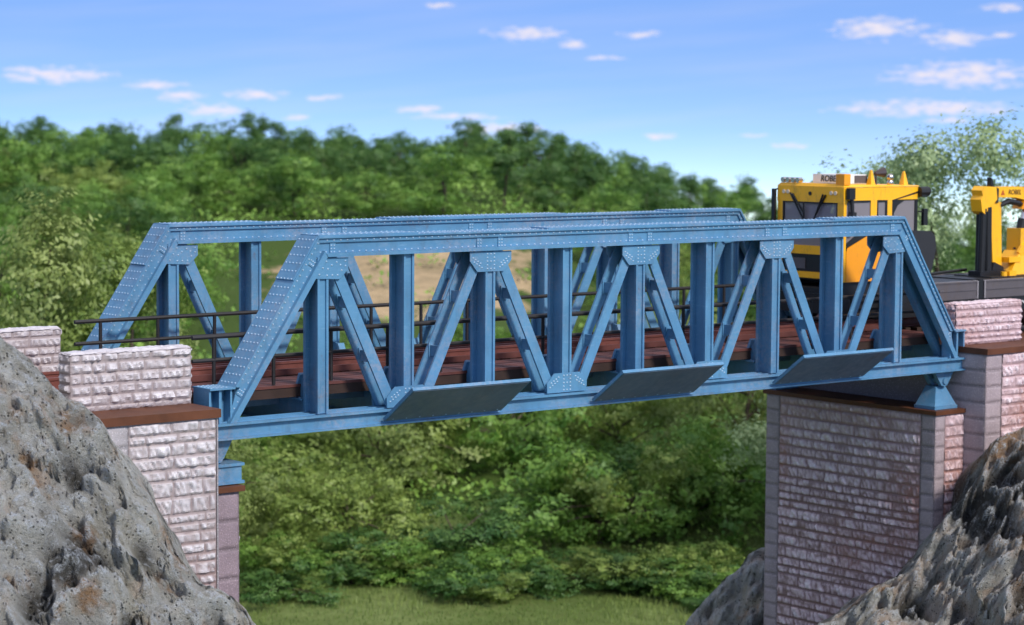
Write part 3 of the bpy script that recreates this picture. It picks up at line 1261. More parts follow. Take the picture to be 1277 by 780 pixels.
def rock(name, label, pts, D0, s0, s1, d_front, d_back, front, back, res, slant, seed, amp=1.0, base=-19, hol=()):
    ns = int((s1 - s0) / res)
    dds, q_ = [], -d_front
    while q_ < d_back:
        dds.append(q_)
        q_ += res * (1 if -6.5 < q_ < 1.5 else 5)
    nd = len(dds) - 1
    vs, hl = [], []
    # smooth the ridge profile a little
    for j in range(nd + 1):
        dd = dds[j]
        for i in range(ns + 1):
            s = s0 + (s1 - s0) * i / ns
            zr = (interp(pts, s - .12) + interp(pts, s) + interp(pts, s + .12)) / 3
            if dd < 0:
                t = -dd
                z = zr - front * t * (1 - .35 * math.exp(-t * .8)) 
            else:
                z = zr - back * dd
            z = max(z, base)
            p = sd(s, D0 + dd, z)
            # features run down the slope: rotate noise space in the (s,z) plane
            ca, sa = math.cos(slant), math.sin(slant)
            al = s * ca + z * sa
            ac = -s * sa + z * ca
            q = Vector((al * .35, ac * .95, dd * .75 + seed))
            warp = noise.noise_vector(q * .8) * .55
            big = noise.ridged_multi_fractal(q * .55, 1.0, 2.1, 5, 1.0, 2.0) - 1.1
            med = noise.turbulence(q * 1.9 + Vector((seed, 3, 1)), 5, False) - .5
            vd = noise.voronoi(Vector((al * .55, ac * 1.1, dd * .9 + seed)) * 1.1 + warp)[0]
            fac = min(vd[1] - vd[0], .45) - .2
            vd2 = noise.voronoi(p * 1.9 + warp * 2)[0]
            fac2 = min(vd2[1] - vd2[0], .4) - .2
            crag = 0
            for sc_, am in ((.62, .50), (1.5, .30), (3.6, .13)):
                pq = (p + warp * .5) * sc_
                cpt = noise.voronoi(pq)[1][0]
                tv = noise.cell_vector(cpt * 7.3 + Vector((seed, 0, 0)))
                tv = Vector((tv[0] - .5, tv[1] - .5, tv[2] - .5))
                crag += am * ((pq - cpt).dot(tv) * 1.1 + .55 * tv[0])
            fine = noise.fractal(p * 3.2, .7, 2.1, 5)
            pit = noise.noise(p * 1.1 + Vector((seed, 0, 0)))
            k = min(1, max(.45, 1 + dd * .35)) if dd > -1 else 1
            crs = noise.ridged_multi_fractal(Vector((al * .5, ac * 1.5, dd * 1.1 + seed * 2)) * .9, .9, 2.2, 5, 1.0, 2.0) - 1.1
            h = (big * .34 + med * .55 + crs * .16 + fac * .45 + fac2 * .16 + crag) * amp
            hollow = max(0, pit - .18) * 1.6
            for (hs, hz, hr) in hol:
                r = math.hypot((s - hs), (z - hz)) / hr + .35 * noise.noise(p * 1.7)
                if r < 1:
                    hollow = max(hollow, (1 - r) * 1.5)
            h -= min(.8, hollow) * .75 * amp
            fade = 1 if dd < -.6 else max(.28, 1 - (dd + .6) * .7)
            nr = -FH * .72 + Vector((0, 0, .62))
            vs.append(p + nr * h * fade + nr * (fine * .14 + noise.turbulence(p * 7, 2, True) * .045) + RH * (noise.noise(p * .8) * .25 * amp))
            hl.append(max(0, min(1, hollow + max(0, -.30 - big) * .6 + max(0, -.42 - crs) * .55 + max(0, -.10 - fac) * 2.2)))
    W = ns + 1
    fs = [(j * W + i, j * W + i + 1, (j + 1) * W + i + 1, (j + 1) * W + i) for j in range(nd) for i in range(ns)]
    c = sd((s0 + s1) / 2, D0, base)
    me = bpy.data.meshes.new(name)
    me.from_pydata([tuple(v - c) for v in vs], [], fs)
    me.attributes.new('hollow', 'FLOAT', 'POINT').data.foreach_set('value', hl)
    me.polygons.foreach_set('use_smooth', [True] * len(fs))
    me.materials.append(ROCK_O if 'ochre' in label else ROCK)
    o = bpy.data.objects.new(name, me)
    C.objects.link(o)
    o.location = c
    tag(o, label, 'rock')
    return o


LP = [(-30, 9), (-17, 7.2), (-13.66, 3.93), (-12.48, 2.96), (-11.89, 2.28), (-11.3, 1.8), (-10.26, .95), (-9.53, -.04), (-9.2, -.72), (-8.73, -1.3),
      (-8.40, -2.27), (-7.75, -3.05), (-7.07, -3.38), (-6.57, -3.85), (-6.37, -4.6), (-6.1, -6.5), (-5.6, -12), (-5, -19)]
rock('rock_outcrop', 'big grey pitted rock sloping across the left foreground in front of the pale abutment', LP, 58.0, -17, -4.6, 13, 6.5, 1.05, .34, .065, -.85, 3.3, 1.0,
     hol=((-10.4, -1.9, 1.0), (-10.9, -2.6, .7), (-12.3, -4.2, .9), (-9.2, -3.6, .5)))
RP = [(5, -19), (8.74, -10.2), (9.81, -9.35), (11.75, -8.15), (12.58, -7.4), (13.76, -6.75), (14.22, -6.1), (14.62, -5.45), (15.26, -4.55), (15.95, -3.35), (16.38, -2.5),
      (17.24, -2.05), (18.66, -1.2), (24, 1), (34, 3)]
rock('rock_outcrop', 'rugged grey and ochre rock in the lower right corner, dusted black beneath the abutment', RP, 80.0, 5, 26, 11, 6.5, .95, .30, .07, .75, 8.1, 1.3,
     hol=((15.7, -4.4, 1.5), (16.9, -3.4, .9), (17.2, -6.6, .9), (15.2, -8.2, .8), (13.6, -7.6, .6)))
MP = [(3.5, -19), (5.8, -13.5), (6.64, -11.79), (7.25, -10.86), (7.87, -10.18), (8.33, -9.65), (8.95, -9.2), (9.25, -8.5), (9.72, -8.25), (10.4, -8.5), (12.3, -10.2), (15, -17)]
rock('rock_outcrop', 'smaller grey boulder peeping out on the left side of the tall pier', MP, 92.0, 3, 15, 5, 8, 1.1, .5, .09, .7, 15.5, .7)

# ------------------------------------------------------------------ terrain


def terrain_z(s, D):
    prof = [(-400, -17), (126, -17), (150, -14.5), (172, -11.5), (200, -8.6), (225, -5.2), (245, -2.4), (270, -.4), (320, .9), (345, .2), (420, -9), (600, -20), (1500, -62), (5000, -260)]
    z = interp(prof, D)
    if D > 140:
        px = s / D
        f = max(0, min(1, (px - .0) / .115))
        g = min(1, (D - 140) / 100)
        z -= f * 8.5 * g
        f2 = max(0, min(1, (px - .11) / .1))
        z -= f2 * 4 * g
    if D > 110:
        z += 1.1 * noise.noise((s * .025, D * .025, 2.2)) + .5 * noise.noise((s * .08, D * .08, 5.1))
    return z


Ds = [-300, -150, -60, 0, 30, 50, 65] + list(range(76, 344, 3)) + [350, 362, 380, 410, 460, 540, 700, 1000, 1500, 2500, 5000]
Ss = [-3000, -1200, -600, -300, -200, -140] + [q * 3 for q in range(-36, 37)] + [140, 200, 300, 600, 1200, 3000]
vs, sand, wood = [], [], []
for D in Ds:
    for s in Ss:
        vs.append(tuple(sd(s, D, terrain_z(s, D))))
        v = 0
        if 180 < D < 246:
            px = s / D
            v = max(v, .98 - abs((px + .045) / .085) ** 2 - abs((D - 216) / 27) ** 2)
        if 128 < D < 200:
            for (s0_, d0_, rs, rd) in ((-7.4, 137, 1.6, 3), (-10.5, 147, 2.5, 4), (10.5, 134, 2.2, 2.5)):
                v = max(v, 1.1 - ((s - s0_) / rs) ** 2 - ((D - d0_) / rd) ** 2)
        sand.append(max(0, v))
        wood.append(max(0, min(1, (D - 134) / 10)) * (1 if D < 400 else .6))
W = len(Ss)
fs = [(j * W + i, j * W + i + 1, (j + 1) * W + i + 1, (j + 1) * W + i) for j in range(len(Ds) - 1) for i in range(W - 1)]
me = bpy.data.meshes.new('ground')
me.from_pydata(vs, [], fs)
me.attributes.new('sand', 'FLOAT', 'POINT').data.foreach_set('value', sand)
me.attributes.new('wood', 'FLOAT', 'POINT').data.foreach_set('value', wood)
me.polygons.foreach_set('use_smooth', [True] * len(fs))
me.materials.append(GROUND)
go = bpy.data.objects.new('ground', me)
C.objects.link(go)
tag(go, 'grassy valley floor rising to wooded hills with a bare sandy slope', None, None, 'structure')

# ------------------------------------------------------------------ trees


def leaf_mesh(name, lobes, n_leaf, size, mat, seed, shell=.55, spread=.032):
    """crown: leaf-sized faces gathered in sprays spread over several uneven lobes"""
    rng = np.random.default_rng(seed)
    lob = np.array(lobes, float)                 # x y z rx ry rz
    vol = (lob[:, 3] * lob[:, 4] * lob[:, 5]) ** (2 / 3)
    n_spray = max(30, n_leaf // 22)
    pick = rng.choice(len(lob), n_spray, p=vol / vol.sum())
    d = rng.normal(size=(n_spray, 3))
    d /= np.linalg.norm(d, axis=1)[:, None]
    rad = (shell + (1 - shell) * rng.random(n_spray) ** .7)[:, None]
    rad = rad * (1 + .16 * rng.normal(size=(n_spray, 1)))
    sp = lob[pick, :3] + d * lob[pick, 3:] * rad
    out = d
    k = rng.integers(0, n_spray, n_leaf)
    jit = rng.normal(size=(n_leaf, 3)) * spread * np.array([1, 1, .62])
    pos = sp[k] + jit
    nrm_ = out[k] * 1.5 + rng.normal(size=(n_leaf, 3)) * .40 + np.array([0, 0, .35])
    nrm_ /= np.linalg.norm(nrm_, axis=1)[:, None]
    t = np.cross(nrm_, rng.normal(size=(n_leaf, 3)))
    t /= np.linalg.norm(t, axis=1)[:, None]
    b = np.cross(nrm_, t)
    sz = size * (.55 + .75 * rng.random(n_leaf))[:, None]
    t, b = t * sz, b * sz * .62
    V = np.stack([pos - t, pos - b * .9, pos + t, pos + b * .9], 1).reshape(-1, 3)
    F = np.arange(n_leaf * 4).reshape(-1, 4)
    me = bpy.data.meshes.new(name)
    me.from_pydata(V.tolist(), [], F.tolist())
    tone_s = rng.random(n_spray) ** 1.6
    tone = np.clip(tone_s[k] * .8 + .2 * rng.random(n_leaf), 0, 1)
    me.attributes.new('tone', 'FLOAT', 'POINT').data.foreach_set('value', np.repeat(tone, 4))
    me.materials.append(mat)
    return me


def trunk_mesh(name, h, r, branches, seed):
    rnd = random.Random(seed)
    mb = MB()
    pts = []
    x = y = 0
    for k in range(6):
        pts.append(Vector((x, y, h * k / 5)))
        x += rnd.uniform(-.04, .04) * h
        y += rnd.uniform(-.04, .04) * h
    for k in range(5):
        mb.tube(pts[k], pts[k + 1], r * (1 - .14 * k), 8, r * (1 - .14 * (k + 1)))
    for tgt in branches:
        a = pts[2 + rnd.randrange(3)]
        tv = Vector(tgt)
        mid = a.lerp(tv, .5) + Vector((0, 0, .06 * h))
        mb.tube(a, mid, r * .42, 6, r * .28)
        mb.tube(mid, tv, r * .28, 6, r * .10)
    return mb.mesh(name, [BARK])


def lobes_for(kind, seed):
    rnd = random.Random(seed)
    L = []
    if kind == 'round':
        for k in range(16):
            a = rnd.uniform(0, 6.28)
            rr = rnd.uniform(.1, .95)
            z = rnd.uniform(.16, .88)
            rr *= 1.15 - abs(z - .46) * 1.25
            w = rnd.uniform(.22, .42)
            L.append((rr * .50 * math.cos(a), rr * .50 * math.sin(a), z, w * .62, w * .62, w * .45))
    elif kind == 'tall':
        for k in range(13):
            a = rnd.uniform(0, 6.28)
            z = rnd.uniform(.14, .94)
            rr = rnd.uniform(.05, .28) * (1.15 - z * .55)
            w = rnd.uniform(.18, .30)
            L.append((rr * math.cos(a), rr * math.sin(a), z, w * .52, w * .52, w * .55))
    elif kind == 'bush':
        for k in range(11):
            a = rnd.uniform(0, 6.28)
            rr = rnd.uniform(.05, .62)
            z = rnd.uniform(.12, .78) * (1.05 - rr * .6)
            w = rnd.uniform(.28, .46)
            L.append((rr * math.cos(a), rr * math.sin(a), z, w * .62, w * .62, w * .5))
    elif kind == 'airy':
        for k in range(24):
            a = rnd.uniform(0, 6.28)
            z = rnd.uniform(.35, .97)
            rr = rnd.uniform(.06, .40) * (1.2 - abs(z - .68) * 1.3)
            w = rnd.uniform(.11, .20)
            L.append((rr * math.cos(a), rr * math.sin(a), z, w * .50, w * .50, w * .42))
    return L


PROTO = {}


def proto(key, kind, mat, n_leaf, size, seed, shell=.55, spread=.034):
    L = lobes_for(kind, seed)
    crown = leaf_mesh('crown', L, n_leaf, size, mat, seed, shell, spread)
    hs = .62 if kind != 'bush' else .4
    tr = trunk_mesh('trunk', hs, .022 if kind != 'airy' else .017, [q[:3] for q in L[:8]], seed)
    PROTO[key] = (crown, tr)


for k in range(3):
    proto(('dark', k), 'round', LEAF_DARK, 7000, .0165, 100 + k)
    proto(('mid', k), 'round', LEAF_MID, 7000, .0170, 110 + k)
    proto(('tall', k), 'tall', LEAF_DARK, 6200, .0155, 120 + k)
    proto(('olive', k), 'bush', LEAF_OLIVE, 7000, .0200, 130 + k)
    proto(('bush', k), 'bush', LEAF_MID, 7000, .0205, 140 + k)
    proto(('pale', k), 'round', LEAF_PALE, 7000, .0165, 150 + k)
    proto(('dbush', k), 'bush', LEAF_DARK, 7000, .0205, 170 + k)
proto(('airy', 0), 'airy', LEAF_AIRY, 40000, .0056, 160, .35, .017)
proto(('airy', 1), 'airy', LEAF_AIRY, 40000, .0056, 163, .35, .017)
proto(('bigpale', 0), 'tall', LEAF_PALE, 22000, .0085, 165, .5, .020)
proto(('bigmid', 0), 'tall', LEAF_OLIVE, 22000, .0085, 166, .5, .020)


def tree(key, s, D, height, width, name, label, cat='tree', group=None, rz=None, z=None):
    crown, tr = PROTO[key]
    zz = terrain_z(s, D) if z is None else z
    o = empty(name, sd(s, D, zz - .15), label, cat, group, random.uniform(0, 6.28) if rz is None else rz)
    sc_ = (width, width, height)
    for nm, me_ in (('trunk', tr), ('crown', crown)):
        c = bpy.data.objects.new(nm, me_)
        C.objects.link(c)
        c.parent = o
        c.scale = sc_
    return o


PXF = 2967.0


def tree_px(px, D):
    return (px - 638.5) / PXF * D


# a few trees one can pick out
tree(('bigpale', 0), tree_px(36, 118), 118, 20.6, 17, 'willow_tree', 'tall pale silvery-green tree at the left edge behind the far parapet', rz=.6)
tree(('bigmid', 0), tree_px(150, 122), 122, 18.2, 16, 'leafy_tree', 'olive-green bushy tree just left of the far end post of the bridge', rz=2.0)
tree(('bigpale', 0), tree_px(222, 128), 128, 13.5, 11, 'leafy_tree', 'pale green tree seen between the two left end posts', rz=3.9)
tree(('airy', 0), tree_px(1118, 124), 124, 22.6, 24, 'acacia_tree', 'tall airy pale green tree with sky showing through, behind the yellow cab', rz=1.0)
tree(('airy', 1), tree_px(1275, 126), 126, 24.0, 26, 'acacia_tree', 'tall airy pale green tree behind the yellow crane at the right edge', rz=4.0)
tree(('airy', 1), tree_px(1196, 129), 129, 24.6, 24, 'acacia_tree', 'tall airy pale green tree between the yellow cab and the yellow crane', rz=2.6)
tree(('bush', 0), tree_px(1185, 133), 133, 16.6, 13, 'leafy_tree', 'dense mid-green tree low behind the grey drop-side wagon deck', rz=.4)
tree(('mid', 1), tree_px(1262, 131), 131, 17.0, 14, 'leafy_tree', 'dense mid-green tree beneath the airy tree at the right edge', rz=1.4)
tree(('bush', 2), tree_px(1120, 138), 138, 17.5, 11, 'leafy_tree', 'green bushy tree behind the yellow cab', rz=2.4)
tree(('pale', 0), tree_px(515, 146), 146, 7.6, 9, 'pale_bush', 'pale silvery-green bush in the valley beneath the left sloping plate', 'bush', rz=.3)
tree(('dbush', 1), tree_px(572, 131), 131, 4.4, 7.2, 'dark_bush', 'wide dark green bush in the middle of the valley floor', 'bush', rz=.9)
tree(('olive', 1), tree_px(355, 137), 137, 5.4, 7.0, 'olive_bush', 'yellow-green bush beside the slim stone column on the left', 'bush', rz=1.9)
tree(('bush', 1), tree_px(345, 127), 127, 3.2, 4.5, 'green_bush', 'low bright green bush at the foot of the slim stone column', 'bush', rz=1.1)
tree(('olive', 0), tree_px(800, 136), 136, 7.4, 7.0, 'olive_bush', 'tall olive-brown bush in the valley left of the right pier', 'bush', rz=2.7)
tree(('bush', 0), tree_px(905, 139), 139, 8.2, 8.6, 'green_bush', 'rounded green bush close to the left edge of the right pier', 'bush', rz=3.7)
tree(('pale', 1), tree_px(925, 150), 150, 12.5, 10, 'pale_tree', 'pale green tree beside the left edge of the right pier', 'tree', rz=5.0)

# the forest
rnd = random.Random(21)
pts_placed = []
KINDS = {
    'far': [('dark', 'dense dark green tree in the forest along the ridge', 'trees along the ridge'),
            ('tall', 'slender dark green tree rising above the ridge forest', 'slender trees on the ridge'),
            ('mid', 'mid-green rounded tree in the forest along the ridge', 'mid-green trees along the ridge')],
    'slope': [('dark', 'dark green rounded tree on the wooded slope behind the bridge', 'dark trees on the slope'),
              ('mid', 'fresh green rounded tree on the wooded slope behind the bridge', 'green trees on the slope'),
              ('olive', 'yellow-olive bushy tree on the wooded slope behind the bridge', 'olive trees on the slope'),
              ('pale', 'pale green tree on the wooded slope behind the bridge', 'pale trees on the slope')],
    'low': [('bush', 'fresh green bush in the valley thicket under the bridge', 'green bushes in the valley'),
            ('olive', 'yellow-olive bush in the valley thicket under the bridge', 'olive bushes in the valley'),
            ('dbush', 'dark green bush in the valley thicket under the bridge', 'dark bushes in the valley'),
            ('pale', 'pale green bush in the valley thicket under the bridge', 'pale bushes in the valley')],
}


def in_sand(s, D):
    px = s / D
    return 184 < D < 243 and -.135 < px < .034


count = 0
tries = 0
while count < 285 and tries < 14000:
    tries += 1
    D = 123.5 + 221 * rnd.random() ** .72
    s = rnd.uniform(-.235, .235) * D
    px = 638.5 + PXF * s / D
    if in_sand(s, D):
        continue
    if 160 < D < 186 and -.135 < s / D < .03 and rnd.random() < .75:
        continue
    if D < 127 and 340 < px < 950 and rnd.random() < .3:
        continue
    mind = 2.7 if D < 136 else 3.1 if D < 175 else (4.2 if D < 250 else 3.7)
    if any((s - a) ** 2 + ((D - b) * .62) ** 2 < mind * mind for a, b in pts_placed):
        continue
    pts_placed.append((s, D))
    if D > 250:
        key, lab, grp = rnd.choices(KINDS['far'], (7, 3, 2))[0]
        h = rnd.uniform(4.8, 7.6)
        w = max(5.0, h * rnd.uniform(.9, 1.2))
        if key == 'tall':
            h *= 1.1
            w = h * 1.0
        nm = 'forest_tree'
        cat = 'tree'
    elif D > 178:
        key, lab, grp = rnd.choices(KINDS['slope'], (4, 5, 2, 1.2))[0]
        h = rnd.uniform(5.0, 8.4)
        if 178 < D < 200 and -.12 < s / D < .05:
            h *= .7
        w = h * rnd.uniform(1.0, 1.4)
        nm = 'forest_tree'
        cat = 'tree'
    else:
        key, lab, grp = rnd.choices(KINDS['low'], (5, 3, 2.4, 1.6))[0]
        h = rnd.uniform(3.4, 6.8) * (1.0 + (D - 130) * .008) * (.62 if D < 132 else 1)
        if px > 600:
            h *= 1.12
        w = h * rnd.uniform(.95, 1.35)
        nm = 'valley_bush'
        cat = 'bush'
    tree((key, rnd.randrange(3)), s, D, h, w, nm, lab, cat, grp, rz=rnd.uniform(0, 6.28))
    count += 1

rs = random.Random(77)
for k in range(40):
    px = rs.uniform(310, 950)
    D = rs.uniform(121.5, 128)
    if 400 < px < 560 and D < 125 or 700 < px < 880 and D < 124.5:
        D += 3.5
    h = rs.uniform(1.5, 3.3)
    key, lab, grp = rs.choice([('bush', 'low fresh green shrub at the edge of the valley meadow', 'green shrubs along the meadow edge'),
                               ('olive', 'low yellow-olive shrub at the edge of the valley meadow', 'olive shrubs along the meadow edge'),
                               ('dbush', 'low dark green shrub at the edge of the valley meadow', 'dark shrubs along the meadow edge')])
    tree((key, rs.randrange(3)), tree_px(px, D), D, h, h * rs.uniform(1.3, 1.9), 'low_shrub', lab, 'shrub', grp, rz=rs.uniform(0, 6.28))

# ground cover nobody could count: undergrowth between the trees, rough grass on the meadow
rng = np.random.default_rng(5)


def cover(name, label, cat, n, d0, d1, size, hmax, mat, seed, upright=False, edge=.25):
    r_ = random.Random(seed)
    V, T = [], []
    for _ in range(n):
        D = d0 + (d1 - d0) * r_.random() ** .9
        s = r_.uniform(-edge, edge) * D
        cl_ = noise.noise((s * .16, D * .12, seed))
        if cl_ < -.12 and not upright:
            continue
        if in_sand(s, D) and noise.noise((s * .3, D * .2, 3.3)) < .22:
            continue
        z = terrain_z(s, D)
        h = hmax * (.35 + .8 * max(0, cl_ + .2)) * r_.uniform(.2, 1)
        c = sd(s, D, z + (0 if upright else h))
        sz = size * r_.uniform(.6, 1.4) * min(1, .45 + max(0, D - 122) / 60)
        if upright:
            a = r_.uniform(0, 6.28)
            t = Vector((math.cos(a), math.sin(a), 0)) * sz * .5
            lean = Vector((r_.uniform(-.3, .3), r_.uniform(-.3, .3), 1)) * h
            V += [tuple(c - t), tuple(c + t), tuple(c + t * .3 + lean), tuple(c - t * .3 + lean)]
        else:
            nv = Vector((r_.gauss(0, .6), r_.gauss(-.2, .6), 1)).normalized()
            t = nv.orthogonal().normalized() * sz
            b = nv.cross(t) * .7
            V += [tuple(c - t), tuple(c - b), tuple(c + t), tuple(c + b)]
        T += [max(0, min(1, .45 + cl_ + r_.uniform(-.35, .35)))] * 4
    me = bpy.data.meshes.new(name)
    me.from_pydata(V, [], [tuple(range(k, k + 4)) for k in range(0, len(V), 4)])
    me.attributes.new('tone', 'FLOAT', 'POINT').data.foreach_set('value', T)
    me.materials.append(mat)
    o = bpy.data.objects.new(name, me)
    C.objects.link(o)
    tag(o, label, cat, None, 'stuff')


cover('undergrowth', 'tangled green undergrowth covering the ground between the trees', 'undergrowth', 60000, 130, 345, .28, 1.8, LEAF_MID, 3)
cover('meadow_grass', 'rough tufted grass on the valley floor', 'grass', 42000, 96, 140, .16, .5, LEAF_GRASS, 4, True)

# ------------------------------------------------------------------ the yellow rail vehicle
veh = empty('rail_maintenance_vehicle', (33, 4.28, 1.15), 'yellow track maintenance vehicle with glazed cab, grey drop-side deck and folded crane', 'rail vehicle')
NY, FY = 2.72, 5.95
FX, BX = 27.1, 29.62
ZB, ZT = 2.62, 5.98
cab = MB()
# pillars and header, front
cab.box(FX, FX + .14, NY, NY + .30, ZB, ZT - .56)
cab.box(FX, FX + .14, FY - .24, FY, ZB, ZT - .56)
cab.box(FX - .02, FX + .16, NY - .01, FY + .01, ZT - .56, ZT)
cab.box(FX - .01, FX + .14, NY + .30, FY - .24, 3.55, 3.86)
cab.box(FX - .04, FX + .16, NY - .005, FY, 2.70, 2.92)
# side header, pillars
for y0, y1 in ((NY, NY + .12), (FY - .12, FY)):
    cab.box(FX + .16, 31.0, y0, y1, 5.50, ZT - .02)
    cab.box(28.50, 28.82, y0, y1, 4.2, 5.50)
    cab.box(29.38, 29.62, y0, y1, 4.2, 5.50)
# roof
cab.hexa([(FX, NY - .02, ZT), (31.05, NY - .02, ZT - .02), (31.05, FY + .02, ZT - .02), (FX, FY + .02, ZT)],
         [(FX + .05, NY + .1, ZT + .10), (31.1, NY + .1, ZT + .02), (31.1, FY - .1, ZT + .02), (FX + .05, FY - .1, ZT + .10)])
cabo = cab.build('cab', YELLOW, veh, .02)
# side panel with sloped upper edge
for y0, y1 in ((NY - .02, NY + .06), (FY - .06, FY + .02)):
    g = MB()
    g.prism_y([(FX + .15, 2.62), (29.5, 2.62), (29.6, 3.3), (29.6, 4.25), (28.45, 4.28), (27.3, 3.82), (FX + .15, 3.70)], y0, y1)
    g.build('side_panel', ORANGE, veh, .015)
    d = MB()
    d.prism_y([(FX + .16, 3.72), (27.3, 3.84), (28.45, 4.29), (28.5, 4.29), (28.5, 4.20), (28.5, 4.42), (28.0, 4.42), (FX + .16, 3.98)], y0 + .01, y1 - .01)
    d.build('door_sill', BLACK, veh)
# front glass and side glass
MB().box(FX + .05, FX + .08, NY + .28, FY - .22, 3.86, 5.43).build('windscreen', GLASS, veh)
wf = MB()
wf.box(FX + .0, FX + .06, NY + .30, FY - .24, 5.37, 5.43)
wf.box(FX + .0, FX + .06, NY + .30, NY + .36, 3.86, 5.37)
wf.box(FX + .0, FX + .06, FY - .30, FY - .24, 3.86, 5.37)
wf.build('window_seal', BLACK, veh)
for y0 in (NY + .03, FY - .06):
    MB().box(FX + .17, 28.49, y0, y0 + .03, 3.9, 5.49).build('side_window', GLASS, veh)
    MB().box(28.83, 29.37, y0, y0 + .03, 4.2, 5.49).build('side_window', GLASS, veh)
    fr = MB()
    fr.box(FX + .17, 28.49, y0 - .025, y0 + .05, 5.43, 5.49)
    fr.box(28.83, 29.37, y0 - .025, y0 + .05, 5.43, 5.49)
    fr.box(29.28, 29.37, y0 - .025, y0 + .05, 4.2, 5.43)
    fr.box(28.83, 28.90, y0 - .025, y0 + .05, 4.2, 5.43)
    fr.build('window_seal', BLACK, veh)
# front black grille panel with lamps
g = MB()
g.box(FX + .02, FX + .12, NY + .28, FY - .22, 2.93, 3.54)
g.build('front_grille', BLACK, veh)
MB().box(FX - .01, FX + .02, 4.55, 5.5, 3.02, 3.40).build('grille_window', GREYB, veh)
# interior: floor, seats, console, rear wall
i_ = MB()
i_.box(FX + .2, 31.0, NY + .2, FY - .2, 2.62, 2.75)
i_.box(28.0, 28.5, 3.3, 3.9, 3.4, 4.9)
i_.box(27.6, 28.4, 3.3, 3.9, 3.3, 3.5)
i_.box(27.5, 27.9, 4.6, 5.6, 3.2, 4.25)
i_.box(28.3, 28.75, 4.75, 5.3, 3.4, 4.95)
i_.box(29.9, 30.1, 5.2, 5.8, 2.75, 5.5)
i_.tube((27.55, 4.45, 3.2), (27.55, 4.45, 5.4), .14, 8)
i_.tube((27.9, 3.45, 4.2), (27.7, 3.3, 4.9), .09, 8)
i_.sphere((27.68, 3.3, 5.0), .16)
i_.build('driver_console', BLACK, veh, .02)
# rear black glazed bay
b = MB()
for y0, y1 in ((NY + .02, NY + .12), (FY - .12, FY - .02)):
    b.box(29.62, 29.74, y0, y1, 4.2, 5.48)
    b.box(30.88, 31.02, y0, y1, 2.7, 5.9)
    b.box(29.62, 30.88, y0, y1, 2.7, 4.25)
    b.prism_y([(29.74, 5.48), (29.74, 5.0), (29.95, 5.30), (30.3, 5.47)], y0, y1)
b.box(30.92, 31.0, NY + .14, FY - .14, 2.7, 4.25)
b.hexa([(29.64, NY - .01, 5.46), (31.0, NY - .01, 5.72), (31.0, NY + .3, 5.72), (29.64, NY + .3, 5.46)], [(29.64, NY - .01, 5.495), (31.05, NY - .01, 5.80), (31.05, NY + .3, 5.80), (29.64, NY + .3, 5.495)])
b.build('rear_cab_frame', BLACK, veh, .012)
MB().box(29.75, 30.87, NY + .05, NY + .08, 4.27, 5.46).build('side_window', GLASS, veh)
MB().box(30.94, 30.97, NY + .14, FY - .14, 4.27, 5.6).build('rear_window', GLASS, veh)
# rear lamp cluster, mirror, rounded housing
r = MB()
r.tube((31.0, NY - .05, 5.78), (31.42, NY - .12, 5.78), .17, 10)
r.box(31.0, 31.3, NY - .2, NY + .05, 5.58, 5.66)
r.build('rear_lamp', BLACK, veh)
mr = MB()
mr.box(31.2, 31.42, NY - .12, NY + .0, 4.55, 5.15)
mr.tube((31.02, NY - .02, 5.05), (31.22, NY - .06, 5.05), .03, 6)
mr.build('mirror', BLACK, veh, .03)
mr = MB()
mr.box(FX - .16, FX - .06, FY + .02, FY + .17, 4.4, 5.85)
mr.tube((FX - .12, FY + .1, 5.80), (FX + .02, FY - .02, 5.86), .03, 6)
mr.build('mirror', BLACK, veh, .03)
hs = MB()
hs.prism_y([(30.45, 2.5), (31.55, 2.5), (31.85, 2.9), (32.05, 3.7), (32.0, 4.12), (31.75, 4.32), (30.45, 4.38)], NY + .0, FY - .3)
hs.build('engine_housing', simple('satin_black_cover', (.02, .019, .021), .5), veh, .06)
# roof fittings
ac = MB()
ac.box(27.75, 28.95, 3.35, 4.85, ZT + .10, ZT + .42)
aco = ac.build('air_conditioner', WHITE, veh, .05)
g = MB().box(28.3, 28.96, 3.328, 3.348, ZT + .12, ZT + .38).build('cooling_grille', GREYB, aco)
text_mesh('lettering', 'ROBEL', .30, INKB, aco, (27.735, 4.02, ZT + .26), (R(90), 0, R(-90)), .004, .15, .003)
cp = MB()
cp.box(FX + .02, FX + .34, NY + .02, NY + .42, ZT + .08, ZT + .46)
cp.build('roof_marker_block', ORANGE, veh, .03)
for x, y, h in ((28.95, 3.15, .58), (30.75, 3.2, .52)):
    g = MB()
    g.hexa([(x - .12, y - .12, ZT + .02), (x + .12, y - .12, ZT + .02), (x + .12, y + .12, ZT + .02), (x - .12, y + .12, ZT + .02)],
           [(x - .03, y - .03, ZT + h), (x + .03, y - .03, ZT + h), (x + .03, y + .03, ZT + h), (x - .03, y + .03, ZT + h)])
    g.build('roof_cone', YELLOW, veh, .01)
g = MB()
g.tube((29.1, 3.1, ZT + .46), (29.5, 3.05, ZT + .50), .07, 10, .19)
g.tube((29.15, 3.1, ZT + .05), (29.15, 3.1, ZT + .45), .04, 8)
g.build('horn', simple('dark_horn_metal', (.10, .075, .07), .3, .5, .6), veh, smooth=False)
g = MB()
for dz in (.12, .32):
    g.sphere((29.75, 2.95, ZT + dz), .13, 10, 6)
g.tube((29.75, 2.95, ZT), (29.75, 2.95, ZT + .4), .05, 8)
g.build('beacon', CHROME, veh, smooth=True)
for y0 in (5.5, 4.75 + .25):
    g = MB()
    for dy in (0, .24):
        g.tube((FX + .0, y0 + dy - (.0 if y0 > 5.2 else .0), ZT + .20), (FX + .20, y0 + dy, ZT + .20), .095, 12)
    g.build('roof_headlight', CHROME, veh)
